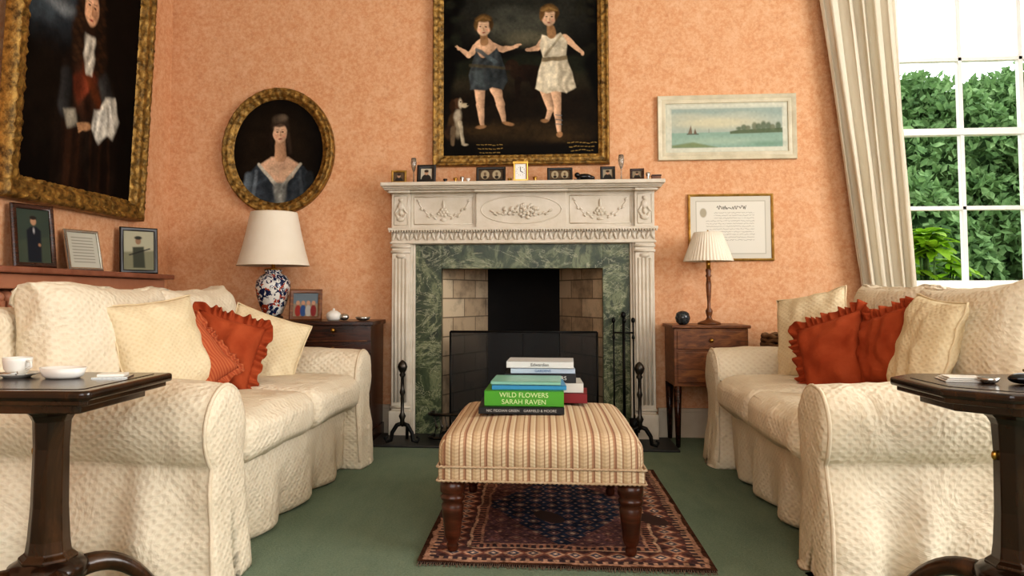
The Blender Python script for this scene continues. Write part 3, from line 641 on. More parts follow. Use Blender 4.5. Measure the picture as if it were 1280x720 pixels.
for q in (-1, 1): A.ell(51.4 + q * 2.6, 48.8, 1.1, .6, '#170d08', .8); A.cap(51.4 + q * 1.2, 46.8, .25, 51.4 + q * 4, 46.5, .25, '#2e1c12', .9, al=.8)
A.cap(51.6, 49, .4, 52, 53, .8, '#94694a', 1.1, al=.85); A.ell(51.4, 56, 1.7, .6, '#7d362e', .9); A.ell(54.5, 52, 2, 4, '#7e573b', 3, al=.5)
A.noise(4, .1); A.noise(18, .18); A.noise(2, .06)
A.mesh('canvas', .93, 1.40, M_OIL, lp, (0, -.02, .79))
PL = [(-.012, .018), (-.002, .035), (.008, .03), (.02, .048), (.04, .055), (.06, .045), (.07, .062), (.085, .066), (.096, .05), (.1, .02), (.1, -.0)]
ring_frame('gilt_frame', .92, 1.385, PL, M_GOLD, lp, n=130, carve=.007, freq=80, loc=(0, 0, .79))
# seascape watercolour
sp = group('framed_seascape_watercolour', (1.0875, 4.515, 1.8115))
A = Art(835, 988, 126, 191, 280, '#c2c2b0'); A.poly([(838, 129), (985, 129), (985, 189), (838, 189)], '#cbcbba', .8)
A.poly([(844, 134), (980, 134), (980, 184), (844, 184)], '#a5aea2', .8); A.poly([(844, 134), (980, 134), (980, 144), (844, 140)], '#94a49c', 8, al=.9)
A.ell(900, 152, 50, 7, '#c9c3a6', 10, al=.9); A.ell(862, 144, 22, 4, '#b9baa6', 7, al=.8); A.ell(930, 143, 24, 4, '#b4b8a8', 7, al=.7); A.poly([(844, 165), (980, 164), (980, 184), (844, 184)], '#8aa596', 2); A.ell(900, 176, 46, 4, '#a6b9a4', 8, al=.7); A.ell(960, 180, 20, 3, '#6f907a', 6, al=.7)
A.poly([(916, 164), (926, 162), (950, 161), (980, 160), (980, 166), (916, 167)], '#5d6a50', 2)
for (x_, h_) in ((927, 3), (933, 5), (938, 4), (946, 7), (951, 6), (957, 8), (963, 7), (968, 5), (975, 7)): A.ell(x_, 162 - h_ * .6, 3.4, h_ * .75, '#55624a' if x_ % 2 else '#6b7158', 2.5, al=.85)
A.poly([(864, 166), (869.5, 166), (868, 155)], '#7c6a58', 1.2); A.poly([(871, 166), (875, 166), (873, 159)], '#6d5c4c', 1.2); A.cap(863, 166.6, .5, 877, 166.6, .5, '#4a4036', 1); A.cap(890, 165, .3, 890, 160, .3, '#5a5046', 1, al=.7)
A.poly([(844, 181), (870, 177), (900, 184), (844, 184)], '#7c8a66', 3); A.noise(5, .04)
A.mesh('picture', .715, .30, M_PAPER, sp, (0, -.008, 0))
ring_frame('pale_frame', .705, .293, [(-.002, .008), (0, .014), (.01, .016), (.02, .013), (.03, .018), (.043, .022), (.046, .018), (.046, -.004)], M_PALEF, sp, n=4)
# certificate
cg = group('framed_certificate', (1.103, 4.515, 1.221))
A = Art(0, 120, 0, 96, 320, '#cfcabd'); A.poly([(9, 8), (111, 8), (111, 88), (9, 88)], '#aaa595', .8); A.poly([(10, 9), (110, 9), (110, 87), (10, 87)], '#d9d5c9', .8)
def script(x, y, w_, amp, r_, col):
    px, py = x, y
    while px < x + w_:
        nx_ = px + random.uniform(.7, 1.6); ny_ = y + random.uniform(-amp, amp); A.cap(px, py, r_, nx_, ny_, r_, col, .7, .85); px, py = nx_, ny_
        if random.random() < .13: px += 1.2
script(40, 18, 44, 2.8, .45, '#3a342c')
for k in range(11): script(36 if k < 3 else 24, 26 + k * 4.1, 58 if k < 3 else 70, .7, .18, '#6c675e')
for k in range(4): script(24, 74 + k * 3, 16, .6, .18, '#7a746a')
A.ell(20, 26, 5, 7, '#a9a28e', 2)
A.mesh('document', .468, .374, M_PAPER, cg, (0, -.006, 0)); ring_frame('gilt_frame', .462, .368, [(-.002, .006), (.0, .012), (.006, .015), (.012, .012), (.013, -.004)], M_GOLD2, cg, n=4)

# small photo frames --------------------------------------------------------
def photo_frame(name, x, y, z, w, h, yaw, fw, fm, kind='portrait', lean=9, bgc='#8b7c66', prof_d=.012):
    e = group(name, (x, y, z), (R(-lean), 0, R(yaw))); iw, ih = w - 2 * fw, h - 2 * fw
    A = Art(0, iw, 0, ih, 44, bgc); k = min(iw, ih)
    if kind == 'portrait':
        A.ell(iw / 2, ih * .95, k * .4, ih * .42, '#2c2824', k * .05); A.ell(iw / 2, ih * .38, k * .17, k * .22, '#b08c70', k * .04); A.ell(iw / 2, ih * .26, k * .18, k * .12, '#3a2c22', k * .05)
    elif kind == 'standing':
        A.poly([(0, 0), (iw, 0), (iw, ih * .5), (0, ih * .6)], '#343e34', k * .1); A.poly([(iw * .30, ih * .98), (iw * .30, ih * .40), (iw * .42, ih * .33), (iw * .60, ih * .33), (iw * .72, ih * .40), (iw * .70, ih * .98)], '#10141d', k * .06); A.ell(iw * .51, ih * .23, k * .085, k * .12, '#a07c60', k * .04); A.ell(iw * .51, ih * .165, k * .10, k * .06, '#241b14', k * .04); A.ell(iw * .51, ih * .40, k * .025, k * .08, '#a0a0a0', k * .04); A.ell(iw * .66, ih * .66, k * .04, k * .05, '#8e6c52', k * .03)
    elif kind == 'hunting':
        A.poly([(0, ih * .55), (iw, ih * .5), (iw, ih), (0, ih)], '#7c7a60', k * .1); A.poly([(iw * .32, ih * .94), (iw * .30, ih * .42), (iw * .66, ih * .40), (iw * .70, ih * .94)], '#3a3c2c', k * .06); A.ell(iw * .48, ih * .26, k * .09, k * .12, '#8c6c52', k * .04); A.cap(iw * .2, ih * .62, k * .02, iw * .85, ih * .45, k * .02, '#1c1814', k * .03); A.ell(iw * .48, ih * .18, k * .12, k * .06, '#2c2c20', k * .04)
    elif kind == 'group':
        A.poly([(0, 0), (iw, 0), (iw, ih * .45), (0, ih * .45)], '#66727a', k * .1)
        for i, c_ in enumerate(('#8f2e26', '#2f4a78', '#a4a098', '#7a2626')): A.ell(iw * (.2 + .2 * i), ih * .75, k * .12, k * .25, c_, k * .04); A.ell(iw * (.2 + .2 * i), ih * .42, k * .075, k * .09, '#b38a70', k * .03)
    elif kind == 'pair':
        for i in (0, 1): A.ell(iw * (.27 + .46 * i), ih * .5, iw * .17, ih * .4, '#a5977c', k * .04); A.ell(iw * (.27 + .46 * i), ih * .42, k * .12, k * .15, '#6b5743', k * .04); A.ell(iw * (.27 + .46 * i), ih * .72, k * .18, k * .14, '#2b231b', k * .04)
    elif kind == 'paper':
        for i in range(9): A.cap(iw * .15, ih * (.15 + .085 * i), ih * .008, iw * .85, ih * (.15 + .085 * i), ih * .008, '#7f7c74', ih * .01)
    A.mesh('photo', iw + .004, ih + .004, M_PAPER, e, (0, -.004, h / 2))
    d = prof_d
    ring_frame('surround', iw, ih, [(-.001, .004), (0, d * .8), (fw * .3, d), (fw * .7, d), (fw, d * .6), (fw, -.002)], fm, e, n=3, loc=(0, 0, h / 2))
    box('backing', -w / 2 + .001, w / 2 - .001, -.003, .003, .001, h - .001, M_BLACKF, e)
    tn = math.tan(R(lean)); Geo().tube([(0, .003, h * .7), (0, .28 * h, .28 * h * tn + .002)], .003, 6).obj('strut', M_BLACKF, e)
    return e
MZ = 1.481; MY = 4.36
photo_frame('small_photo_frame', -.835, MY, MZ, .09, .08, 5, .012, M_GOLD2, 'portrait', bgc='#5a4a38')
photo_frame('oval_miniature_frame', -.672, MY, MZ, .112, .112, 0, .022, M_BLACKF, 'portrait', bgc='#b9b09e')
photo_frame('double_miniature_frame', -.292, MY, MZ, .172, .092, 0, .014, M_BLACKF, 'pair', bgc='#4a3a2a')
photo_frame('double_miniature_frame', .108, MY, MZ, .146, .082, 0, .014, M_BLACKF, 'pair', bgc='#5a4834')
photo_frame('small_photo_frame', .382, MY, MZ, .085, .085, -4, .015, M_BLACKF, 'portrait', bgc='#988c76')
photo_frame('small_photo_frame', .548, MY, MZ, .08, .07, -6, .014, M_DARKW, 'portrait')
ck = group('carriage_clock', (-.118, MY, MZ)); g = Geo(); g.box(-.044, .044, -.03, .03, 0, .012); g.box(-.044, .044, -.03, .03, .103, .116)
for x in (-.038, .038):
    for y in (-.025, .025): g.tube([(x, y, .01), (x, y, .105)], .005, 8)
g.tube([(-.02, 0, .115), (-.02, 0, .13), (.02, 0, .13), (.02, 0, .115)], .003, 6); g.obj('brass_case', M_BRASS, ck, smooth=False)
box('dial', -.031, .031, -.022, -.018, .013, .102, M_PORC, ck); g = Geo(); g.tube([(0, -.024, .06), (0, -.024, .085)], .0016, 4); g.tube([(0, -.024, .06), (.014, -.024, .052)], .0016, 4)
for k in range(12): g.blob((.024 * math.sin(k * math.pi / 6), -.0225, .06 + .024 * math.cos(k * math.pi / 6)), (.002, .001, .002), 0, 5, 4)
g.obj('hands', M_BLACK, ck)
for x in (-.752, .462):
    c_ = group('glass_bud_vase', (x, MY + .03, MZ)); Geo().lathe([(.02, 0), (.018, .004), (.004, .012), (.004, .07), (.014, .10), (.018, .125), (.014, .155), (.013, .154), (.016, .125), (.012, .1), (.002, .075)], 16).obj('vase_body', M_GLASSY, c_)
c_ = group('bronze_reclining_figurine', (.25, MY, MZ)); g = Geo(); g.box(-.06, .06, -.02, .02, 0, .01); g.blob((.0, 0, .026), (.045, .018, .018)); g.blob((-.042, 0, .036), (.016, .013, .016)); g.blob((.034, 0, .02), (.026, .013, .012)); g.tube([(-.02, -.01, .02), (-.045, -.018, .01)], .005, 6); g.obj('casting', M_BLACK, c_)
c_ = group('trinket_box', (.655, MY, MZ)); box('case', -.026, .026, -.02, .02, 0, .022, M_WALNUT, c_, .002); box('lid', -.028, .028, -.022, .022, .022, .03, M_DARKW, c_, .002)
for i, (x, hh, mt) in enumerate(((-.46, .035, M_SILVER), (-.425, .026, M_PORC), (-.182, .022, M_BRASS), (.61, .045, M_SILVER), (-.56, .024, M_BLACK), (-.035, .03, M_BRASS), (-.50, .03, M_BRASS))):
    c_ = group('mantel_trinket_cup', (x, MY, MZ)); Geo().lathe([(.008, 0), (.012, .003), (.006, hh * .4), (.013, hh * .75), (.012, hh), (.004, hh * 1.05)], 14).obj('cup_body', mt, c_)

# ================================================================== LEFT WALL SHELF + RADIATOR
rd = group('radiator_shelf'); box('shelf_board', XL, XL + .20, 1.6, 4.22, .915, .942, M_SHELF, rd, .006)
box('shelf_apron', XL, XL + .16, 1.64, 4.18, .85, .913, M_PINK, rd, .004)
rad = group('column_radiator', (XL + .09, 0, 0)); g = Geo()
for y in np.arange(1.75, 4.12, .055): g.tube([(0, y, .14), (0, y, .80)], .022, 8); g.blob((0, y, .815), (.05, .024, .03)); g.tube([(.035, y, .14), (.035, y, .80)], .016, 8)
g.tube([(0, 1.73, .15), (0, 4.12, .15)], .025, 8); g.tube([(0, 1.73, .79), (0, 4.12, .79)], .025, 8)
for y in (1.8, 4.05): g.tube([(0, y, 0), (0, y, .15)], .02, 8)
g.obj('columns', M_PINK, rad)
photo_frame('standing_photo_frame', -2.215, 3.13, .943, .19, .285, 66, .022, M_DARKW, 'standing', bgc='#3c4436')
photo_frame('silver_letter_frame', -2.215, 3.50, .943, .19, .205, 70, .014, M_SILVER, 'paper', bgc='#b5b2a4', lean=14)
photo_frame('black_photo_frame', -2.20, 3.96, .943, .20, .255, 46, .02, M_BLACKF, 'hunting', bgc='#a8a48c', lean=6)

# ================================================================== LEFT CHEST + LAMP
ch = group('mahogany_chest', (-1.43, 4.30, 0))
def bowtop(z0, z1, ex):
    g = Geo(); n = 24; v = []
    for z in (z0, z1):
        for i in range(n + 1):
            x = -.48 - ex + (.96 + 2 * ex) * i / n; v.append((x, -.14 - ex - .045 * math.cos(x / .52 * math.pi / 2), z))
        v.append((.48 + ex, .19, z)); v.append((-.48 - ex, .19, z))
    m_ = n + 3; f = [tuple(range(m_))[::-1], tuple(range(m_, 2 * m_))]
    for i in range(m_): f.append((i, (i + 1) % m_, m_ + (i + 1) % m_, m_ + i))
    return g.add(v, f)
bowtop(.06, .655, 0).obj('carcass', M_DARKW, ch, smooth=False); bowtop(.655, .68, .015).obj('top', M_DARKW, ch, smooth=False, bevel=.004); bowtop(.0, .07, .008).obj('plinth', M_DARKW, ch, smooth=False)
g = Geo(); k = Geo()
for z in (.09, .27, .44, .57):
    g.tube([(x, -.142 - .045 * math.cos(x / .52 * math.pi / 2), z) for x in np.linspace(-.46, .46, 20)], .003, 5)
    for x in (-.28, .28): k.blob((x, -.20, z + (.06 if z > .5 else .085)), (.014, .016, .014))
g.obj('drawer_beads', M_WALNUT, ch); k.obj('knobs', M_BRASS, ch)
lm = group('imari_table_lamp', (-1.555, 4.27, .681))
Geo().lathe([(.055, 0), (.06, .008), (.058, .02), (.05, .026)], 32).obj('base', M_BLACKF, lm)
Geo().lathe([(.045, .026), (.055, .04), (.075, .085), (.093, .14), (.10, .19), (.096, .225), (.075, .255), (.05, .268), (.045, .275), (.052, .285), (.05, .29)], 40).obj('ginger_jar', M_IMARI, lm)
Geo().lathe([(.05, .29), (.05, .296), (.012, .30), (.010, .36), (.014, .365), (.014, .40), (.004, .41), (.004, .63), (.008, .635), (.001, .65)], 16).obj('fitting', M_BRASS, lm)
shp = [(.21, .315), (.205, .32), (.178, .42), (.155, .52), (.135, .62), (.133, .626), (.131, .622), (.152, .52), (.175, .42), (.206, .318)]
Geo().lathe(shp, 48, cap=False).obj('shade', M_SHADE, lm)
g = Geo(); [g.tube([(0, 0, .60), (.132 * math.cos(a), .132 * math.sin(a), .622)], .002, 5) for a in (0, 2.1, 4.2)]; g.obj('spider', M_BRASS, lm)
photo_frame('wooden_photo_frame', -1.345, 4.22, .681, .185, .18, 12, .022, M_WALNUT, 'group', lean=12)
c_ = group('porcelain_trinket_pot', (-1.18, 4.22, .681)); Geo().lathe([(.03, 0), (.04, .01), (.042, .035), (.035, .045), (.02, .055), (.006, .058), (.008, .065), (.001, .07)], 20).obj('pot', M_PORC, c_); Geo().blob((.06, 0, .02), (.03, .022, .02)).obj('shell', M_SILVER, c_)
c_ = group('silver_pin_dish', (-1.01, 4.22, .681)); Geo().lathe([(.02, 0), (.035, .006), (.045, .02), (.043, .02), (.03, .008)], 18).obj('dish', M_SILVER, c_)

# ================================================================== RIGHT NIGHTSTAND + LAMP
ns = group('walnut_bedside_cabinet', (.912, 4.345, 0))
box('top', -.21, .21, -.16, .16, .645, .662, M_WALNUT, ns, .004); box('carcass', -.197, .197, -.148, .155, .33, .645, M_WALNUT, ns, .003)
box('drawer_front', -.18, .18, -.154, -.146, .53, .63, M_WALNUT, ns, .003); box('door_panel', -.18, .18, -.154, -.146, .35, .515, M_WALNUT, ns, .003)
Geo().blob((0, -.163, .58), (.012, .012, .012)).blob((.15, -.163, .44), (.009, .010, .009)).obj('knobs', M_BRASS, ns)
g = Geo()
for x in (-.178, .178):
    for y in (-.13, .135): g.tube([(x, y, .33), (x, y, .001)], [.022, .012], 4)
g.obj('legs', M_DARKW, ns)
l2 = group('candlestick_table_lamp', (.935, 4.34, .663))
Geo().lathe([(.062, 0), (.064, .006), (.05, .014), (.02, .024), (.012, .04), (.018, .06), (.02, .075), (.010, .09), (.009, .13), (.012, .16), (.015, .22), (.011, .26), (.018, .27), (.011, .28), (.016, .30), (.014, .31)], 24).obj('turned_stem', M_WALNUT, l2)
Geo().lathe([(.012, .31), (.013, .35), (.004, .36), (.004, .51), (.007, .52), (.001, .53)], 14).obj('brass_fitting', M_BRASS, l2)
pl = lambda a, i: 1 + .022 * math.sin(a * 44)
Geo().lathe([(.135, .352), (.118, .40), (.098, .455), (.076, .515), (.073, .515), (.096, .455), (.116, .40), (.133, .352)], 176, modf=pl, cap=False).obj('pleated_shade', M_SHADE, l2)
g = Geo(); [g.tube([(0, 0, .505), (.073 * math.cos(a), .073 * math.sin(a), .512)], .002, 5) for a in (0, 2.1, 4.2)]; g.obj('spider', M_BRASS, l2)
c_ = group('glass_paperweight', (.775, 4.26, .663)); Geo().lathe([(.02, 0), (.034, .012), (.041, .036), (.034, .062), (.02, .072), (.001, .076)], 24).obj('orb', pmat('mottled_dark_glass', '#14181a', '#42494c', rough=.1, vscale=60), c_)

bk = group('wicker_log_basket', (1.42, 4.20, 0)); g = Geo()
for i in range(28):
    z = .01 + i * .022; r_ = .19 + .05 * math.sin(i / 26 * 2.2)
    g.tube([(r_ * math.cos(a), r_ * .8 * math.sin(a), z + .006 * math.sin(a * 14 + (i % 2) * 3.14)) for a in np.linspace(0, 2 * math.pi, 57)], .012, 6)
g.obj('weave', pmat('wicker', '#5a3f28', '#7b5c3b', rough=.7, vscale=30), bk); g = Geo()
for k in range(7):
    g.tube([(-.17 + .03 * k, -.07 + .03 * (k % 4), .56 + .03 * (k % 3)), (.15 - .01 * k, .06 - .04 * (k % 3), .64 + .035 * (k % 3))], .035, 9)
g.obj('logs', pmat('bark', '#3e2c1e', '#6c5238', rough=.9, vscale=14, bscale=40, bstr=.6), bk)

# ================================================================== SOFAS
def resample(pts, sp, closed=True):
    P = [Vector(p) for p in pts] + ([Vector(pts[0])] if closed else []); out = []
    for a, b_ in zip(P[:-1], P[1:]):
        n = max(1, int(round((b_ - a).length / sp)))
        for i in range(n): out.append(a.lerp(b_, i / n))
    return out
def sofa(name, loc, rz, D=.95, Ln=1.63, seed=0):
    e = group(name, loc, (0, 0, rz)); AW = .27
    for sgn, nm in ((-1, 'arm_a'), (1, 'arm_b')):
        pr = [(.0, 0), (.012, .12), (.032, .25), (.05, .33)] + [(.14 - .13 * math.cos(R(a)), .445 + .132 * math.sin(R(a))) for a in range(-48, 190, 12)] + [(.262, .38), (.262, .2), (.262, 0)]
        pr = resample([(o, z, 0) for o, z in pr], .018); rings = []
        xs = list(np.linspace(.03, D - .01, 60)); sc = [1] * len(xs); xs += [D + .008, D + .018, D + .022, D + .024, D + .025]; sc += [.975, .92, .75, .5, .2]
        for x, s_ in zip(xs, sc):
            rg = []
            for p in pr:
                o, z = p.x, p.y
                if s_ < 1:
                    cz = max(.12, min(.445, z)); o = .135 + (o - .135) * s_; z = cz + (z - cz) * s_ if z > .12 else z
                y = sgn * (Ln / 2 - o); xx = x
                if p.x < .08 and z < .40: y += sgn * .026 * (1 - z / .40) ** .8 * math.sin(x * 24 + seed + 3.5 * noise.noise(Vector((x * 4, z * 2, seed))))
                if s_ < 1 and z < .35: xx += .012 * (1 - z / .35) * (1 + math.sin(p.x * 50 + seed))
                rg.append((xx, y, z * (1.015 - .045 * (x / D))))
            rings.append(rg)
        n = len(pr); v = [p for r_ in rings for p in r_]; f = []
        for i in range(len(rings) - 1):
            for j in range(n): f.append((i * n + j, i * n + (j + 1) % n, (i + 1) * n + (j + 1) % n, (i + 1) * n + j))
        f.append(tuple(range(n))); f.append(tuple((len(rings) - 1) * n + j for j in range(n)))
        ob = mesh_obj(nm, v, f, M_SOFA, e); wrinkle(ob.data, .012, 5.5, seed + sgn)
        for vv in ob.data.vertices: vv.co.z = max(vv.co.z, .002)
        box_uv(ob.data)
        seam = [ob.data.vertices[60 * n + j].co.copy() for j in range(n) if rings[60][j][2] > .03]
        Geo().tube([(p[0], p[1], p[2]) for p in seam], .006, 6).obj(nm + '_piping', M_SOFA, e)
    IW = Ln - 2 * AW + .02
    def skirt(co):
        co = Vector(co)
        if co.x > .3 and co.z < .1: co.x += .026 * (.1 - co.z) / .25 * math.sin(co.y * 19 + seed + 2 * noise.noise(Vector((co.y * 4, 0, seed))))
        return co
    rbox('seat_base', (.49, 0, .157), (.86, IW, .31), .03, M_SOFA, e, 30, wr=.009, wsc=5, seed=seed + 3, fn=skirt)
    cw = IW / 2
    for k, sg in enumerate((-1, 1)):
        rbox('seat_cushion_%d' % (k + 1), (.585, sg * cw / 2, .368), (.80, cw - .004, .155), .055, M_SOFA, e, 24, puff=(.015, .0, .026), wr=.012, wsc=5, seed=seed + 5 + k)
    rbox('back_frame', (.115, 0, .39), (.21, Ln - .10, .78), .07, M_SOFA, e, 24, wr=.008, wsc=4.5, seed=seed + 9, rot=(0, R(-4), 0))
    for k, sg in enumerate((-1, 1)):
        rbox('back_cushion_%d' % (k + 1), (.29, sg * (cw / 2 + .015), .63), (.19, cw + .05, .42), .06, M_SOFA, e, 26, puff=(.05, .01, .0), wr=.024, wsc=4.5, seed=seed + 12 + k, rot=(R(2 * sg), R(-11), 0), ears=.035)
    return e
sofa('slipcovered_sofa', (-1.865, 2.95, 0), R(-2), .955, 1.78, 1)
sofa('slipcovered_sofa', (1.795, 3.08, 0), R(179), .96, 1.74, 22)

def pillow(name, c, nrm, roll, size, thick, mat, ruffle=0, seed=0):
    n = 28; v = []; f = []; idx = {}
    def pos(u, w_, sd):
        e_ = 1 - .07 * (1 - abs(u) ** 2) * abs(w_) ** 3; e2 = 1 - .07 * (1 - abs(w_) ** 2) * abs(u) ** 3
        t = (max(0, 1 - abs(u) ** 2.6) * max(0, 1 - abs(w_) ** 2.6)) ** .55
        nz = 1 + .3 * noise.noise(Vector((u * 1.8 + seed, w_ * 1.8, sd)))
        rad = .009 * math.sin(8 * math.atan2(w_, u) + seed) * (u * u + w_ * w_) * .6
        return (u * size[0] / 2 * e2, w_ * size[1] / 2 * e_, sd * (thick / 2 * t * nz + rad * min(1, t * 3)) + .012 * noise.noise(Vector((u * 3, w_ * 3, seed))))
    for sd in (1, -1):
        for i in range(n + 1):
            for j in range(n + 1):
                u, w_ = -1 + 2 * i / n, -1 + 2 * j / n; bd = i in (0, n) or j in (0, n)
                if sd == -1 and bd: idx[sd, i, j] = idx[1, i, j]; continue
                idx[sd, i, j] = len(v); v.append(pos(u, w_, sd))
        for i in range(n):
            for j in range(n):
                q = (idx[sd, i, j], idx[sd, i + 1, j], idx[sd, i + 1, j + 1], idx[sd, i, j + 1]); f.append(q if sd == 1 else q[::-1])
    z = Vector(nrm).normalized(); up = Vector((0, 0, 1)); y = (up - z * up.dot(z)).normalized(); x = y.cross(z)
    M = Matrix((x, y, z)).transposed().to_4x4(); M = Matrix.Translation(c) @ M @ Matrix.Rotation(R(roll), 4, 'Z')
    e = group(name); e.matrix_world = M
    mesh_obj('cushion_body', v, f, mat, e, uv=True)
    bd = [pos(-1 + 2 * i / n, -1, 1) for i in range(n)] + [pos(1, -1 + 2 * i / n, 1) for i in range(n)] + [pos(1 - 2 * i / n, 1, 1) for i in range(n)] + [pos(-1, 1 - 2 * i / n, 1) for i in range(n)]
    if ruffle:
        m_ = 5; N = 360; rv = []; rf = []
        for k in range(N):
            t = k / N * len(bd); a = Vector(bd[int(t) % len(bd)]); b_ = Vector(bd[(int(t) + 1) % len(bd)]); p = a.lerp(b_, t - int(t))
            d = Vector((max(-1, min(1, p.x / (size[0] / 2))) ** 7, max(-1, min(1, p.y / (size[1] / 2))) ** 7, 0)).normalized()
            for j in range(m_):
                r_ = j / (m_ - 1); ph = k * 2 * math.pi * 40 / N + 2.2 * math.sin(k * .13)
                rv.append(p + d * ruffle * r_ * (1 + .16 * math.sin(k * .31)) + Vector((0, 0, ruffle * .34 * r_ ** .8 * math.sin(ph))) - d * .006)
        for k in range(N):
            for j in range(m_ - 1): rf.append((k * m_ + j, ((k + 1) % N) * m_ + j, ((k + 1) % N) * m_ + j + 1, k * m_ + j + 1))
        r = mesh_obj('ruffle', rv, rf, mat, e); md = r.modifiers.new('t', 'SOLIDIFY'); md.thickness = .002
    else: Geo().tube(bd + [bd[0]], .004, 6).obj('piping', mat, e)
    return e
pillow('cream_throw_pillow', (-1.375, 2.64, .635), (.86, -.40, .32), 6, (.38, .36), .14, M_SOFA2, seed=1)
pillow('striped_throw_pillow', (-1.325, 2.77, .58), (.62, -.70, .35), 34, (.25, .27), .12, M_RUST2, .03, seed=2)
pillow('ruffled_throw_pillow', (-1.28, 2.95, .595), (.45, -.83, .32), -18, (.275, .29), .13, M_RUST, .042, seed=3)
pillow('cream_throw_pillow', (-1.25, 3.31, .57), (.44, -.82, .34), -20, (.35, .37), .14, M_SOFA2, seed=4)
pillow('cream_throw_pillow', (1.20, 3.50, .645), (-.74, -.58, .30), 12, (.34, .40), .13, M_SOFA2, seed=5)
pillow('ruffled_throw_pillow', (1.165, 3.14, .58), (-.72, -.62, .32), 20, (.28, .32), .13, M_RUST, .045, seed=6)
pillow('ruffled_throw_pillow', (1.27, 2.94, .62), (-.97, -.16, .2), 14, (.26, .28), .12, M_RUST, .042, seed=7)
pillow('cream_throw_pillow', (1.30, 2.70, .64), (-.98, -.06, .26), -6, (.30, .36), .13, M_SOFA2, seed=8)

# ================================================================== OTTOMAN + RUG + BOOKS
rug = group('persian_rug', (.066, 2.98, .006))
W_, H_ = 90., 130.
A = Art(0, W_, 0, H_, 280, '#4a3024'); A.warp(.35, 5); X, Y = A.X, A.Y; E = np.minimum(np.minimum(X, W_ - X), np.minimum(Y, H_ - Y))
def setc(mask, col, al=1.): A.C[mask] = A.C[mask] * (1 - al) + np.array(lin(col)) * al
S = np.where(np.minimum(X, W_ - X) < np.minimum(Y, H_ - Y), Y, X)
setc(E > 1.5, '#a07c68'); setc(E > 3, '#43363a'); setc((E > 3) & (E < 5) & (np.sin(S * 2.1) > .1), '#a9866f')
setc(E > 5, '#7f5345')
mot = np.abs(((S / 6.5) % 1) - .5) * 6.5 + np.abs(E - 9.5); setc((E > 5) & (E < 14) & (mot < 3.2), '#b8937c'); setc((E > 5) & (E < 14) & (mot < 2.0), '#4a4a58'); setc((E > 5) & (E < 14) & (mot < .9), '#ccb39c')
setc((E > 5) & (E < 14) & (mot > 4.4), '#573e3c')
setc(E > 14, '#b4957e'); setc(E > 15, '#43363a'); setc((E > 15) & (E < 17.5) & (np.sin(S * 2.6 + 1) > .2), '#a2735f'); setc(E > 17.5, '#a57f6b'); setc(E > 18.5, '#333a4c')
u = ((X - 45) / 6.2); w2 = (Y / 6.8); du = np.abs((u % 1) - .5); dv = np.abs((w2 % 1) - .5); dd = du + dv; par = ((np.floor(u) + np.floor(w2)) % 2 == 0)
F = E > 18.5; setc(F & (dd < .40) & (dd > .30), '#957063'); setc(F & (dd < .2) & par, '#b49681'); setc(F & (dd < .2) & ~par, '#855654'); setc(F & (dd < .09), '#c4b09c')
setc(F & (dd > .88), '#a48876')
med = np.abs(X - 45) / 28 + np.abs((Y - 65)) / 50; setc(F & (med > 1.0), '#7f5348', .5)
A.noise(3, .2); A.noise(12, .16); A.noise(1.6, .2)
A.mesh('pile', .90, 1.30, M_RUG, rug, (0, 0, .004), flat=True, zf=lambda a, b_: .0012 * np.sin(a * 17 + b_ * 6) + .0012 * np.sin(b_ * 11))
box('backing', -.448, .448, -.648, .648, -.005, .002, pmat('rug_backing', '#3a2018', rough=.95), rug)
g = Geo()
for sy in (-1, 1):
    for i in range(150):
        x = -.445 + .89 * i / 149; g.tube([(x, sy * .648, .002), (x + random.uniform(-.006, .006), sy * (.648 + random.uniform(.012, .024)), -.004)], .0014, 4)
g.obj('fringe', pmat('fringe_wool', '#6b5a4a', rough=.95), rug)
RZ = .012
ot = group('striped_ottoman', (-.006, 2.79, RZ))
ol, ow = .405, .322
rbox('upholstered_top', (0, 0, .305), (ow * 2, ol * 2, .13), .05, M_STRIPE, ot, 24, puff=(.006, .006, .024), wr=.003, wsc=6)
rbox('lower_band', (0, 0, .250), (ow * 2 + .004, ol * 2 + .004, .05), .012, M_STRIPE, ot, 14)
g = Geo()
for z in (.229, .272):
    c4 = [(-ow - .002, -ol - .002), (ow + .002, -ol - .002), (ow + .002, ol + .002), (-ow - .002, ol + .002), (-ow - .002, -ol - .002)]
    for (x0, y0), (x1, y1) in zip(c4[:-1], c4[1:]):
        nn = 90; g.tube([(x0 + (x1 - x0) * i / nn, y0 + (y1 - y0) * i / nn, z + .0016 * (-1) ** i) for i in range(nn + 1)], .0042, 6)
g.obj('braid_trim', pmat('cream_braid', '#bba58a', '#a88d70', rough=.9, vscale=60), ot)
lprof = [(.014, 0), (.017, .004), (.019, .02), (.016, .028), (.022, .036), (.026, .05), (.029, .085), (.033, .12), (.036, .145), (.030, .155), (.038, .163), (.040, .172), (.032, .180), (.040, .188), (.040, .228)]
for i, (x, y) in enumerate(((-.28, -.36), (.28, -.36), (-.28, .36), (.28, .36))):
    Geo().lathe(lprof, 28, (x, y, .0)).obj('leg_%d' % (i + 1), M_LEGW, ot)

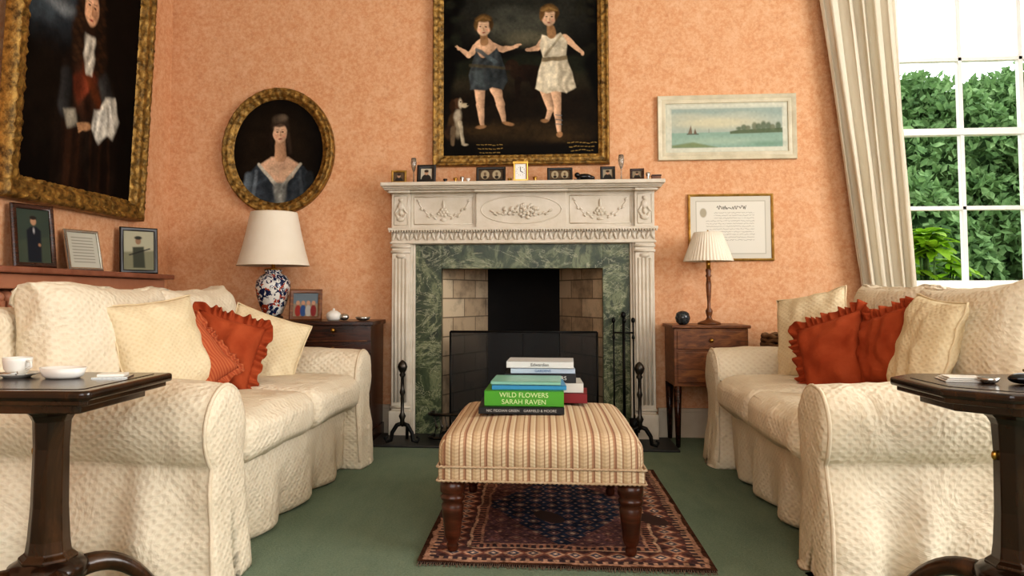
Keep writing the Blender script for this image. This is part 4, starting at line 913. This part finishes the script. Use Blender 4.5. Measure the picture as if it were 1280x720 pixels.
def book(name, x, y, z, w, d, t, yaw, col, title=None, tcol='#e8e8e0', tsz=.02, page='#dad2be'):
    e = group(name, (x, y, z), (0, 0, R(yaw))); cm = pmat('cover_' + name, col, rough=.35)
    g = Geo(); g.box(-w / 2, w / 2, -d / 2, d / 2, 0, .003); g.box(-w / 2, w / 2, -d / 2, d / 2, t - .003, t); g.box(-w / 2, w / 2, -d / 2, -d / 2 + .003, .0, t)
    g.obj('cover', cm, e, smooth=False, bevel=.0012); box('pages', -w / 2 + .004, w / 2 - .004, -d / 2 + .003, d / 2 - .004, .003, t - .003, pmat('pages_' + name, page, rough=.8), e)
    if title: text('spine_title', title, tsz, (0, -d / 2 - .0008, t / 2), (R(90), 0, 0), pmat('ink_' + name, tcol, rough=.5), e)
    return e
bz = .305 + .065 + .024 + RZ + .001
book('art_monograph_book', -.075, 2.79, bz, .30, .25, .024, 1, '#101214', 'NIC FIDDIAN GREEN    GARFIELD & MOORE', '#b9b9b4', .0125)
book('wildflower_book', -.062, 2.805, bz + .0245, .28, .24, .054, -1, '#4a9a26', 'WILD FLOWERS\nSARAH RAVEN', '#cfe0a8', .024)
book('blue_gardening_book', -.05, 2.825, bz + .079, .265, .23, .016, 2, '#2f86b4', None)
book('pale_green_book', -.055, 2.83, bz + .0955, .25, .22, .012, -2, '#86b8a4', None)
book('red_hardback_book', .035, 3.045, bz + .001, .285, .19, .038, -3, '#7c1820', 'HISTORY', '#d8c8a0', .014)
book('white_art_book', .02, 3.05, bz + .0395, .275, .19, .038, 1, '#c9c7c0', 'LES INCONNUS', '#5a5a5a', .018)
book('tobacco_stoppers_book', -.005, 3.05, bz + .078, .275, .19, .034, -1, '#161619', 'TOBACCO STOPPERS', '#e0e0d8', .021)
book('blue_white_book', .0, 3.05, bz + .1125, .25, .19, .020, 2, '#a9b7c6', 'GARDENS', '#3a5a8a', .014)
book('grey_catalogue_book', -.005, 3.05, bz + .133, .26, .19, .026, -2, '#d2d2cf', 'Edwardian', '#444444', .017)

# ================================================================== SIDE TABLES
def tripod_table(name, x, y, hw, octa, yaw, mat):
    e = group(name, (x, y, .010), (0, 0, R(yaw))); c = hw * (.42 if octa else .06)
    def slab(ex, z0, z1, nm, mt, bv):
        h = hw + ex; p = [(-h + c, -h), (h - c, -h), (h, -h + c), (h, h - c), (h - c, h), (-h + c, h), (-h, h - c), (-h, -h + c)]
        v = [(a, b_, z) for z in (z0, z1) for a, b_ in p]; f = [tuple(range(8))[::-1], tuple(range(8, 16))] + [(i, (i + 1) % 8, 8 + (i + 1) % 8, 8 + i) for i in range(8)]
        o = mesh_obj(nm, v, f, mt, e, False); add_bevel(o, bv, 3)
    slab(0, .580, .602, 'top', M_TABLE, .008); slab(-.012, .568, .582, 'under_moulding', mat, .003); slab(-.035, .602, .6032, 'inlay', M_TABLE, .0005); slab(-.05, .545, .569, 'frieze', mat, .003)
    Geo().lathe([(.10, .548), (.07, .536), (.052, .52), (.044, .505), (.041, .44), (.043, .30), (.048, .22), (.052, .19), (.066, .18), (.066, .15), (.05, .09), (.02, .075)], 8).obj('pedestal', mat, e, smooth=False, bevel=.003, rot=(0, 0, R(22.5)))
    Geo().lathe([(.06, .115), (.086, .128), (.092, .145), (.086, .162), (.06, .176)], 28).obj('collar', M_TABLE, e)
    g = Geo()
    for k in range(4):
        a = R(45 + 90 * k); pts = []; rs = []
        for t in np.linspace(0, 1, 12):
            r_ = .05 + .21 * t; z = .13 + .035 * math.sin(t * math.pi * .6) - .13 * t ** 2.2
            pts.append((r_ * math.cos(a), r_ * math.sin(a), max(z, .008))); rs.append(.030 - .015 * t)
        g.tube(pts, rs, 8); g.blob((pts[-1][0], pts[-1][1], .006), (.022, .022, .014))
    g.obj('sabre_legs', mat, e)
    Geo().blob((-.042, 0, .43), (.008, .006, .012)).obj('brass_catch', M_BRASS, e)
    return e
tripod_table('pedestal_side_table', -1.20, 1.775, .21, False, 2, M_PEDEST)
tripod_table('octagonal_side_table', 1.118, 1.925, .222, True, 0, M_PEDEST)
TZ = .6135
c_ = group('teacup_and_saucer', (-1.335, 1.83, TZ)); Geo().lathe([(.03, 0), (.034, .003), (.052, .009), (.054, .011), (.03, .006)], 28).obj('saucer', M_PORC, c_)
Geo().lathe([(.018, .006), (.022, .010), (.031, .022), (.034, .042), (.0345, .05), (.0325, .05), (.029, .022), (.01, .014)], 28).obj('cup', M_PORC, c_); Geo().tube([(.032, -.01, .042), (.046, -.014, .040), (.048, -.014, .028), (.030, -.01, .020)], .003, 6).obj('handle', M_PORC, c_)
Geo().tube([(-.045, -.02, .012), (.0, -.043, .013), (.03, -.042, .014)], [.002, .002, .005], 6).obj('teaspoon', M_SILVER, c_)
c_ = group('oval_porcelain_dish', (-1.205, 1.82, TZ)); o = Geo().lathe([(.04, 0), (.05, .006), (.058, .028), (.055, .028), (.046, .01), (.01, .008)], 32).obj('dish', M_PORC, c_); o.scale = (1.0, .75, .95)
c_ = group('playing_card_pack', (-1.09, 1.85, TZ), (0, 0, .3)); box('cards', -.032, .032, -.027, .027, .0032, .010, M_PORC, c_, .001); box('coaster', -.042, .042, -.036, .036, 0, .003, M_SILVER, c_)
c_ = group('cream_coaster_stack', (1.03, 1.96, TZ), (0, 0, -.2))
for k in range(3): box('coaster_%d' % k, -.052 + .004 * k, .052 - .010 * k, -.045, .045 - .01 * k, .004 * k, .004 * k + .003, M_PORC, c_, .001)
c_ = group('small_silver_dish', (1.055, 1.90, TZ)); Geo().lathe([(.012, 0), (.018, .004), (.024, .014), (.022, .014), (.014, .006)], 18).obj('dish', M_SILVER, c_)
c_ = group('polished_black_stone', (1.125, 1.89, TZ)); Geo().blob((0, 0, .013), (.032, .022, .013), 0, 20, 12).obj('stone', M_BLACK, c_)
c_ = group('cream_enamel_box', (1.215, 1.95, TZ)); box('case', -.035, .035, -.03, .03, 0, .02, M_SHADE, c_, .003); box('lid', -.037, .037, -.032, .032, .02, .028, M_BRASS, c_, .003)

# ================================================================== GARDEN
multi('garden_lawn', [(-4, 26, 5.2, 30, -.7, -.62)], pmat('lawn', '#4c6a30', '#6a8544', rough=.95, vscale=2))
def leaves(name, blobs, n, size, mat, parent, shell=.5):
    V = []; F = []
    for (c, r_, frac) in blobs:
        k = int(n * frac); d = rng.normal(size=(k, 3)); d /= np.linalg.norm(d, axis=1)[:, None]; rad = shell + (1 - shell) * rng.random(k) ** .5
        rad *= 1 + .16 * np.sin(d[:, 0] * 7 + d[:, 2] * 5)
        P = np.array(c) + d * rad[:, None] * np.array(r_)
        a = rng.normal(size=(k, 3)); a /= np.linalg.norm(a, axis=1)[:, None]; b_ = np.cross(a, rng.normal(size=(k, 3))); b_ /= np.linalg.norm(b_, axis=1)[:, None]
        s_ = size * (.6 + .8 * rng.random(k))[:, None]; o = len(V)
        Q = np.stack([P - a * s_, P - b_ * s_ * .5, P + a * s_, P + b_ * s_ * .5], 1).reshape(-1, 3); Q[:, 2] = np.maximum(Q[:, 2], -.55); V += Q.tolist(); F += [(o + 4 * i, o + 4 * i + 1, o + 4 * i + 2, o + 4 * i + 3) for i in range(k)]
    return mesh_obj(name, V, F, mat, parent, False, recalc=False)
te = group('garden_trees')
BL = [((2.5, 12, 1.6), (1.5, 1.2, 2.0), .06), ((4.5, 11.6, 1.7), (1.3, 1.1, 1.9), .12), ((5.2, 10.6, 1.1), (1.1, .9, 1.4), .14), ((6.0, 11.5, 2.7), (1.2, 1.1, 1.3), .15), ((6.9, 10.6, 1.5), (1.2, .9, 1.7), .14), ((7.4, 11.8, 3.1), (1.1, 1, 1.1), .10), ((8.6, 12, 1.9), (1.5, 1.3, 2.2), .09), ((5.2, 12, 3.3), (1.0, .9, .9), .08), ((6.2, 9.4, .1), (2.4, .6, .8), .12)]
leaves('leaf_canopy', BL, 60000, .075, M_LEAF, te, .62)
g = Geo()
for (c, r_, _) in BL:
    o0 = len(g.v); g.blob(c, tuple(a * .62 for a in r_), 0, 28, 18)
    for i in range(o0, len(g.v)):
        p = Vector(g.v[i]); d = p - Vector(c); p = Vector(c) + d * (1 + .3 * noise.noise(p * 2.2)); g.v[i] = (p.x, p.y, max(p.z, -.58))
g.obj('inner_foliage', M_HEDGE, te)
g = Geo()
for x, y in ((4.2, 11.5), (6.2, 11.6), (8.6, 12), (2.5, 12)):
    g.tube([(x, y, -.60), (x + .1, y, .6), (x, y, 1.8), (x + .2, y, 3.0)], [.16, .13, .1, .04], 8)
g.obj('trunks', M_LEGW, te)
v = []; f = []; nx_, nz_ = 140, 40
for i in range(nz_ + 1):
    for j in range(nx_ + 1):
        x = -2 + 24 * j / nx_; z = -.61 + 2.9 * i / nz_; v.append((x, 14 + 1.6 * (i / nz_) ** 2 + .5 * noise.noise(Vector((x * 1.3, z * 1.5, 0))) + .3 * noise.noise(Vector((x * 4, z * 4, 0))), z + (z + .61) * .18 * noise.noise(Vector((x * .7, 2, 1)))))
for i in range(nz_):
    for j in range(nx_): k = i * (nx_ + 1) + j; f.append((k, k + 1, k + nx_ + 2, k + nx_ + 1))
mesh_obj('garden_hedge', v, f, M_HEDGE, None, True, recalc=False)
sh = group('broadleaf_shrub', (2.70, 5.55, -.6)); g = Geo(); lv = []; lf = []
for s_ in range(40):
    a0 = random.uniform(0, 6.28); rr = random.uniform(0, .34); top = Vector((rr * math.cos(a0), rr * math.sin(a0) * .6, random.uniform(1.3, 1.95) - rr * .9)); g.tube([(0, 0, 0), tuple(top * .5 + Vector((0, 0, .1))), tuple(top)], [.02, .012, .006], 5)
    for k in range(9):
        a = k * .698 + a0; d = Vector((math.cos(a), math.sin(a), random.uniform(-.1, .9))).normalized(); sd = d.cross(Vector((0, 0, 1))).normalized(); ln = random.uniform(.14, .24); o = len(lv)
        for t in np.linspace(0, 1, 6):
            wd = .038 * math.sin(math.pi * (t * .9 + .05)) ** .8; p = top + d * ln * t + Vector((0, 0, -.09 * t * t)); lv += [p - sd * wd, p + Vector((0, 0, -.006)), p + sd * wd]
        for q in range(5): lf += [(o + 3 * q, o + 3 * q + 1, o + 3 * q + 4, o + 3 * q + 3), (o + 3 * q + 1, o + 3 * q + 2, o + 3 * q + 5, o + 3 * q + 4)]
mesh_obj('leaves', lv, lf, M_LEAF2, sh, True, recalc=False); g.obj('stems', M_HEDGE, sh)

# ================================================================== LIGHT
w = bpy.data.worlds.new('overcast_sky'); scene.world = w; w.use_nodes = True
bg = w.node_tree.nodes['Background']; bg.inputs[0].default_value = (.93, .97, 1, 1); bg.inputs[1].default_value = 2.9
def area(name, loc, rot, sx, sy, power, col=(1, 1, 1)):
    l = bpy.data.lights.new(name, 'AREA'); l.shape = 'RECTANGLE'; l.size = sx; l.size_y = sy; l.energy = power; l.color = col
    o = bpy.data.objects.new(name, l); scene.collection.objects.link(o); o.location = loc; o.rotation_euler = rot
area('daylight_right_window', (XR - .02, .9, 1.9), (0, R(90), 0), 2.1, 2.9, 128, (1, .99, .97))
area('daylight_rear_window', (.2, YR + .02, 1.85), (R(90), 0, 0), 3.9, 2.2, 34, (1, .985, .96))

# ================================================================== CAMERA
cd = bpy.data.cameras.new('camera'); cam = bpy.data.objects.new('camera', cd); scene.collection.objects.link(cam)
cd.sensor_width = 36; cd.lens = 943 / 1280 * 36; cd.shift_x = .0356; cd.shift_y = -.0308; cd.clip_start = .05
cam.location = (0, 0, .82); cam.rotation_euler = (R(93), 0, R(5)); scene.camera = cam
scene.view_settings.view_transform = 'Standard'
try: scene.view_settings.look = 'Medium High Contrast'
except Exception: scene.view_settings.look = 'None'
scene.view_settings.exposure = .12
